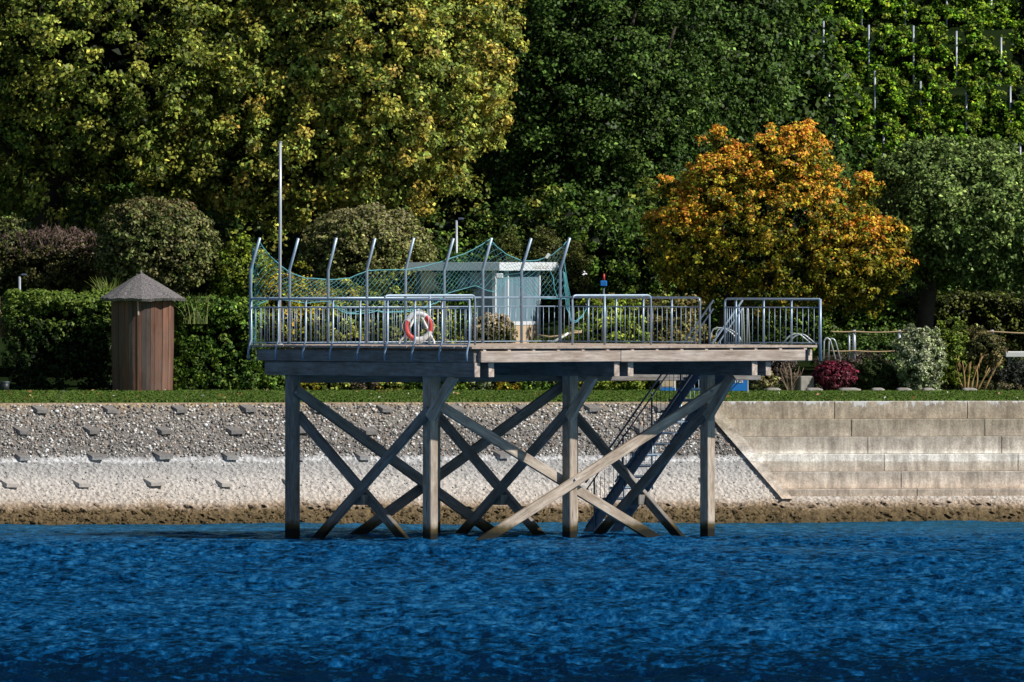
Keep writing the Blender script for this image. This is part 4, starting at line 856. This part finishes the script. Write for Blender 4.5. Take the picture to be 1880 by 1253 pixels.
# ------------------------------------------------------------------ rope fence and small fittings on the right
RY = 50.0
rf = thing('rope_fence', 'low fence of metal posts joined by two tan ropes at the right', 'fence', W(1700, 700, RY))
for px in (1559, 1568, 1651, 1821):
    tube('post', [W(px, 665 if px < 1600 else 690, RY), W(px, 606 if px != 1559 else 612, RY)], .05 if px > 1560 else .03, 'post_metal', rf, 8)
for yy in (609, 644.5):
    pts = []
    anchors = [1524, 1568, 1651, 1821, 1990]
    for a, c in zip(anchors[:-1], anchors[1:]):
        for t in np.linspace(0, 1, 9)[:-1]: pts.append(W(a + (c - a) * t, yy + 2.6 * math.sin(math.pi * t) * (c - a) / 120, RY - .06))
    tube('rope', pts, .022, 'rope_tan', rf, 6)
def grab(label, pts, Y=47.5, r=.02, cat_='grab rail'):
    t = thing('grab_rail', label, cat_, W(pts[0][0], pts[0][1], Y)); tube('rail', fillet([W(x, y, Y) for x, y in pts], .15), r, 'pale_pole_paint', t, 8)
    tube('rail', fillet([W(x + 9, y + 1, Y + .5) for x, y in pts], .15), r, 'pale_pole_paint', t, 8)
grab('white bent tube grab rail behind the stair opening', [(1302, 634), (1308, 603), (1328, 602), (1350, 616), (1356, 660)])
grab('silver hooped grab rail just right of the platform railing', [(1512, 660), (1513, 625), (1518, 620), (1524, 624), (1534, 660)])
grab('white low grab rail seen through the right railing', [(1434, 634), (1450, 616), (1466, 612), (1490, 632)])
grab('white post pair behind the middle of the right railing', [(1362, 640), (1364, 560), (1367, 640)], r=.02)
b = MB(); b.box(W(1900, 651, 50.2), (1.6, .7, .16), bev=.02); sb = thing('slab_table', 'white slab table on a metal leg at the right edge', 'table', W(1880, 700, 50.2)); b.build('table_top', 'white_paint', sb); tube('leg', [W(1853, 700, 50.1), W(1853, 656, 50.1)], .04, 'post_metal', sb)
pd = thing('pedestal', 'square grey concrete pedestal between twig shrub and burgundy shrub', 'pedestal', W(1475, 722, 47.8)); b = MB(); b.box(W(1474, 708, 47.8), (.42, .5, .5), Matrix.Rotation(.5, 3, 'Z'), .02); b.build('block', 'concrete_light', pd); b = MB(); b.box(W(1474, 690.5, 47.8), (.36, .42, .02), Matrix.Rotation(.5, 3, 'Z')); b.build('top_plate', 'dark_plastic', pd)
# stones edging the border
for i, (px, w_) in enumerate(((1420, 26), (1495, 30), (1560, 40), (1612, 22), (1660, 26), (1705, 20), (1780, 26))):
    b = MB(); b.tube([W(px - w_ / 2, 719, 47.3), W(px - w_ / 4, 717.5, 47.3), W(px + w_ / 4, 717, 47.3), W(px + w_ / 2, 719, 47.3)], .09, 7, .06); o = b.build('edging_stone', 'concrete_light', None, True)
    tag(o, ['pale edging stone nearest the blue sign', 'pale edging stone in front of the pedestal', 'longest pale edging stone by the burgundy shrub', 'short pale edging stone by the juniper', 'pale edging stone left of the variegated shrub', 'pale edging stone under the variegated shrub', 'pale edging stone under the yellow stems'][i], 'stone', 'edging stones of the right border')
# blue sign
SY = 44.0; sg = thing('sign', 'bright blue sign board with white lettering on a thin post by the lawn', 'sign', W(1372, 737, SY - 12))
b = MB(); b.box(W(1352, 700, SY), (40 * M(SY), .03, 36 * M(SY)), bev=.005); b.build('board', 'blue_paint', sg)
text('lettering', 'mmer', W(1367, 699, SY) + Vector((0, -.022, 0)), .19, 0, 'white_paint', sg, .004, 'RIGHT')
tube('post', [W(1373, 737, SY - 2), W(1373, 684, SY - .05)], .016, 'post_metal', sg); tube('post', [W(1331, 722, SY - .05), W(1331, 684, SY - .05)], .016, 'post_metal', sg)
# little notice board behind the stair
nb_ = thing('notice_board', 'small orange and white notice board behind the stair rail', 'notice board', W(1226, 722, 46)); b = MB(); b.box(W(1226, 703, 46), (.42, .03, .42), bev=.004); b.build('frame', 'white_paint', nb_)
b = MB(); b.box(W(1226, 701, 45.97), (.32, .02, .26)); b.build('panel', 'beige_panel', nb_); b = MB(); b.box(W(1226, 715, 45.96), (.38, .02, .07)); b.build('strip', 'blue_paint', nb_); tube('post', [W(1226, 722, 46), W(1226, 714, 46.03)], .03, 'post_metal', nb_)
# blue and red box far behind
rb = thing('marker_lamp', 'small blue box with red cap on a post in the dark shade', 'lamp', W(1108, 620, 58)); b = MB(); b.box(W(1108, 521, 58), (.19, .16, .16), bev=.02); b.build('box', 'blue_paint', rb)
b = MB(); b.tube([W(1108, 515, 58), W(1109, 503, 58)], .045, 10, .02); b.build('cap', 'red_plastic', rb, True); tube('post', [W(1108, 625, 58.05), W(1108, 526, 58.05)], .035, 'dark_steel', rb)
# white barrier bar and tan rope beside the kiosk
bb = thing('barrier_bar', 'slanting white bar with tan rope behind the railing right of the kiosk', 'barrier', W(1030, 640, 47)); tube('bar', [W(1003, 636, 47), W(1044, 612, 47)], .035, 'white_paint', bb, 8)
tube('rope', [W(988, 616, 47), W(1010, 619, 47), W(1035, 616, 47), W(1050, 612, 47), W(1068, 610, 47)], .03, 'rope_tan', bb, 6); tube('rope', [W(1044, 614, 47), W(1056, 608, 47), W(1068, 609, 47)], .022, 'rope_tan', bb, 6)
# poles seen in the shade
for px, y0, y1, Y, lab in ((838, 470, 405, 56, 'slim pale lamp pole behind the left part of the net'), (36, 570, 508, 51, 'short pale pole above the hedge at the far left')):
    t = thing('lamp_pole', lab, 'pole', W(px, 700, Y)); tube('shaft', [W(px, y0 + 120, Y), W(px, y1, Y)], .035, 'post_metal', t, 8)
    b = MB(); b.box(W(px + 8, y1 - 3, Y), (.16, .10, .06), bev=.02); b.build('lamp_head', 'dark_steel', t)
bn = thing('bin', 'small dark litter bin at the far left lawn edge', 'bin', W(8, 720, 47.5)); b = MB(); b.tube([W(9, 719, 47.5), W(9, 703, 47.5)], .11, 14, .12); b.build('body', 'dark_plastic', bn, True); b = MB(); b.tube([W(9, 703, 47.5), W(9, 701, 47.5)], .13, 14); b.build('rim', 'dark_steel', bn, True)

# ------------------------------------------------------------------ light, sky, camera
EL, AZ = math.radians(39), math.radians(65)
sd = Vector((math.sin(AZ) * math.cos(EL), -math.cos(AZ) * math.cos(EL), math.sin(EL)))
sun = bpy.data.lights.new('sun', 'SUN'); sun.energy = 5.0; sun.angle = math.radians(.53); sun.color = (1, .95, .87)
so = bpy.data.objects.new('sun', sun); COL.objects.link(so); so.rotation_euler = sd.to_track_quat('Z', 'Y').to_euler()
w = bpy.data.worlds.new('World'); SC.world = w; w.use_nodes = True; nt = w.node_tree
sky = nt.nodes.new('ShaderNodeTexSky'); sky.sky_type = 'NISHITA'; sky.sun_disc = False; sky.sun_elevation = EL; sky.sun_rotation = math.radians(180) - AZ; sky.air_density = 1.0; sky.dust_density = .3; sky.ozone_density = 2.0
nt.links.new(sky.outputs[0], nt.nodes['Background'].inputs[0]); nt.nodes['Background'].inputs[1].default_value = .058
cam = bpy.data.cameras.new('camera'); co = bpy.data.objects.new('camera', cam); COL.objects.link(co)
co.location = (0, -CAMD, EYE); co.rotation_euler = (math.pi / 2, 0, 0); cam.sensor_width = 36; cam.lens = FOC / 1880 * 36; cam.shift_y = -(626.5 - HOR) / 1880; cam.clip_start = 1; cam.clip_end = 3000
SC.camera = co
SC.view_settings.view_transform = 'Standard'; SC.view_settings.look = 'None'; SC.view_settings.exposure = 0
SC.cycles.max_bounces = 5; SC.cycles.transparent_max_bounces = 8
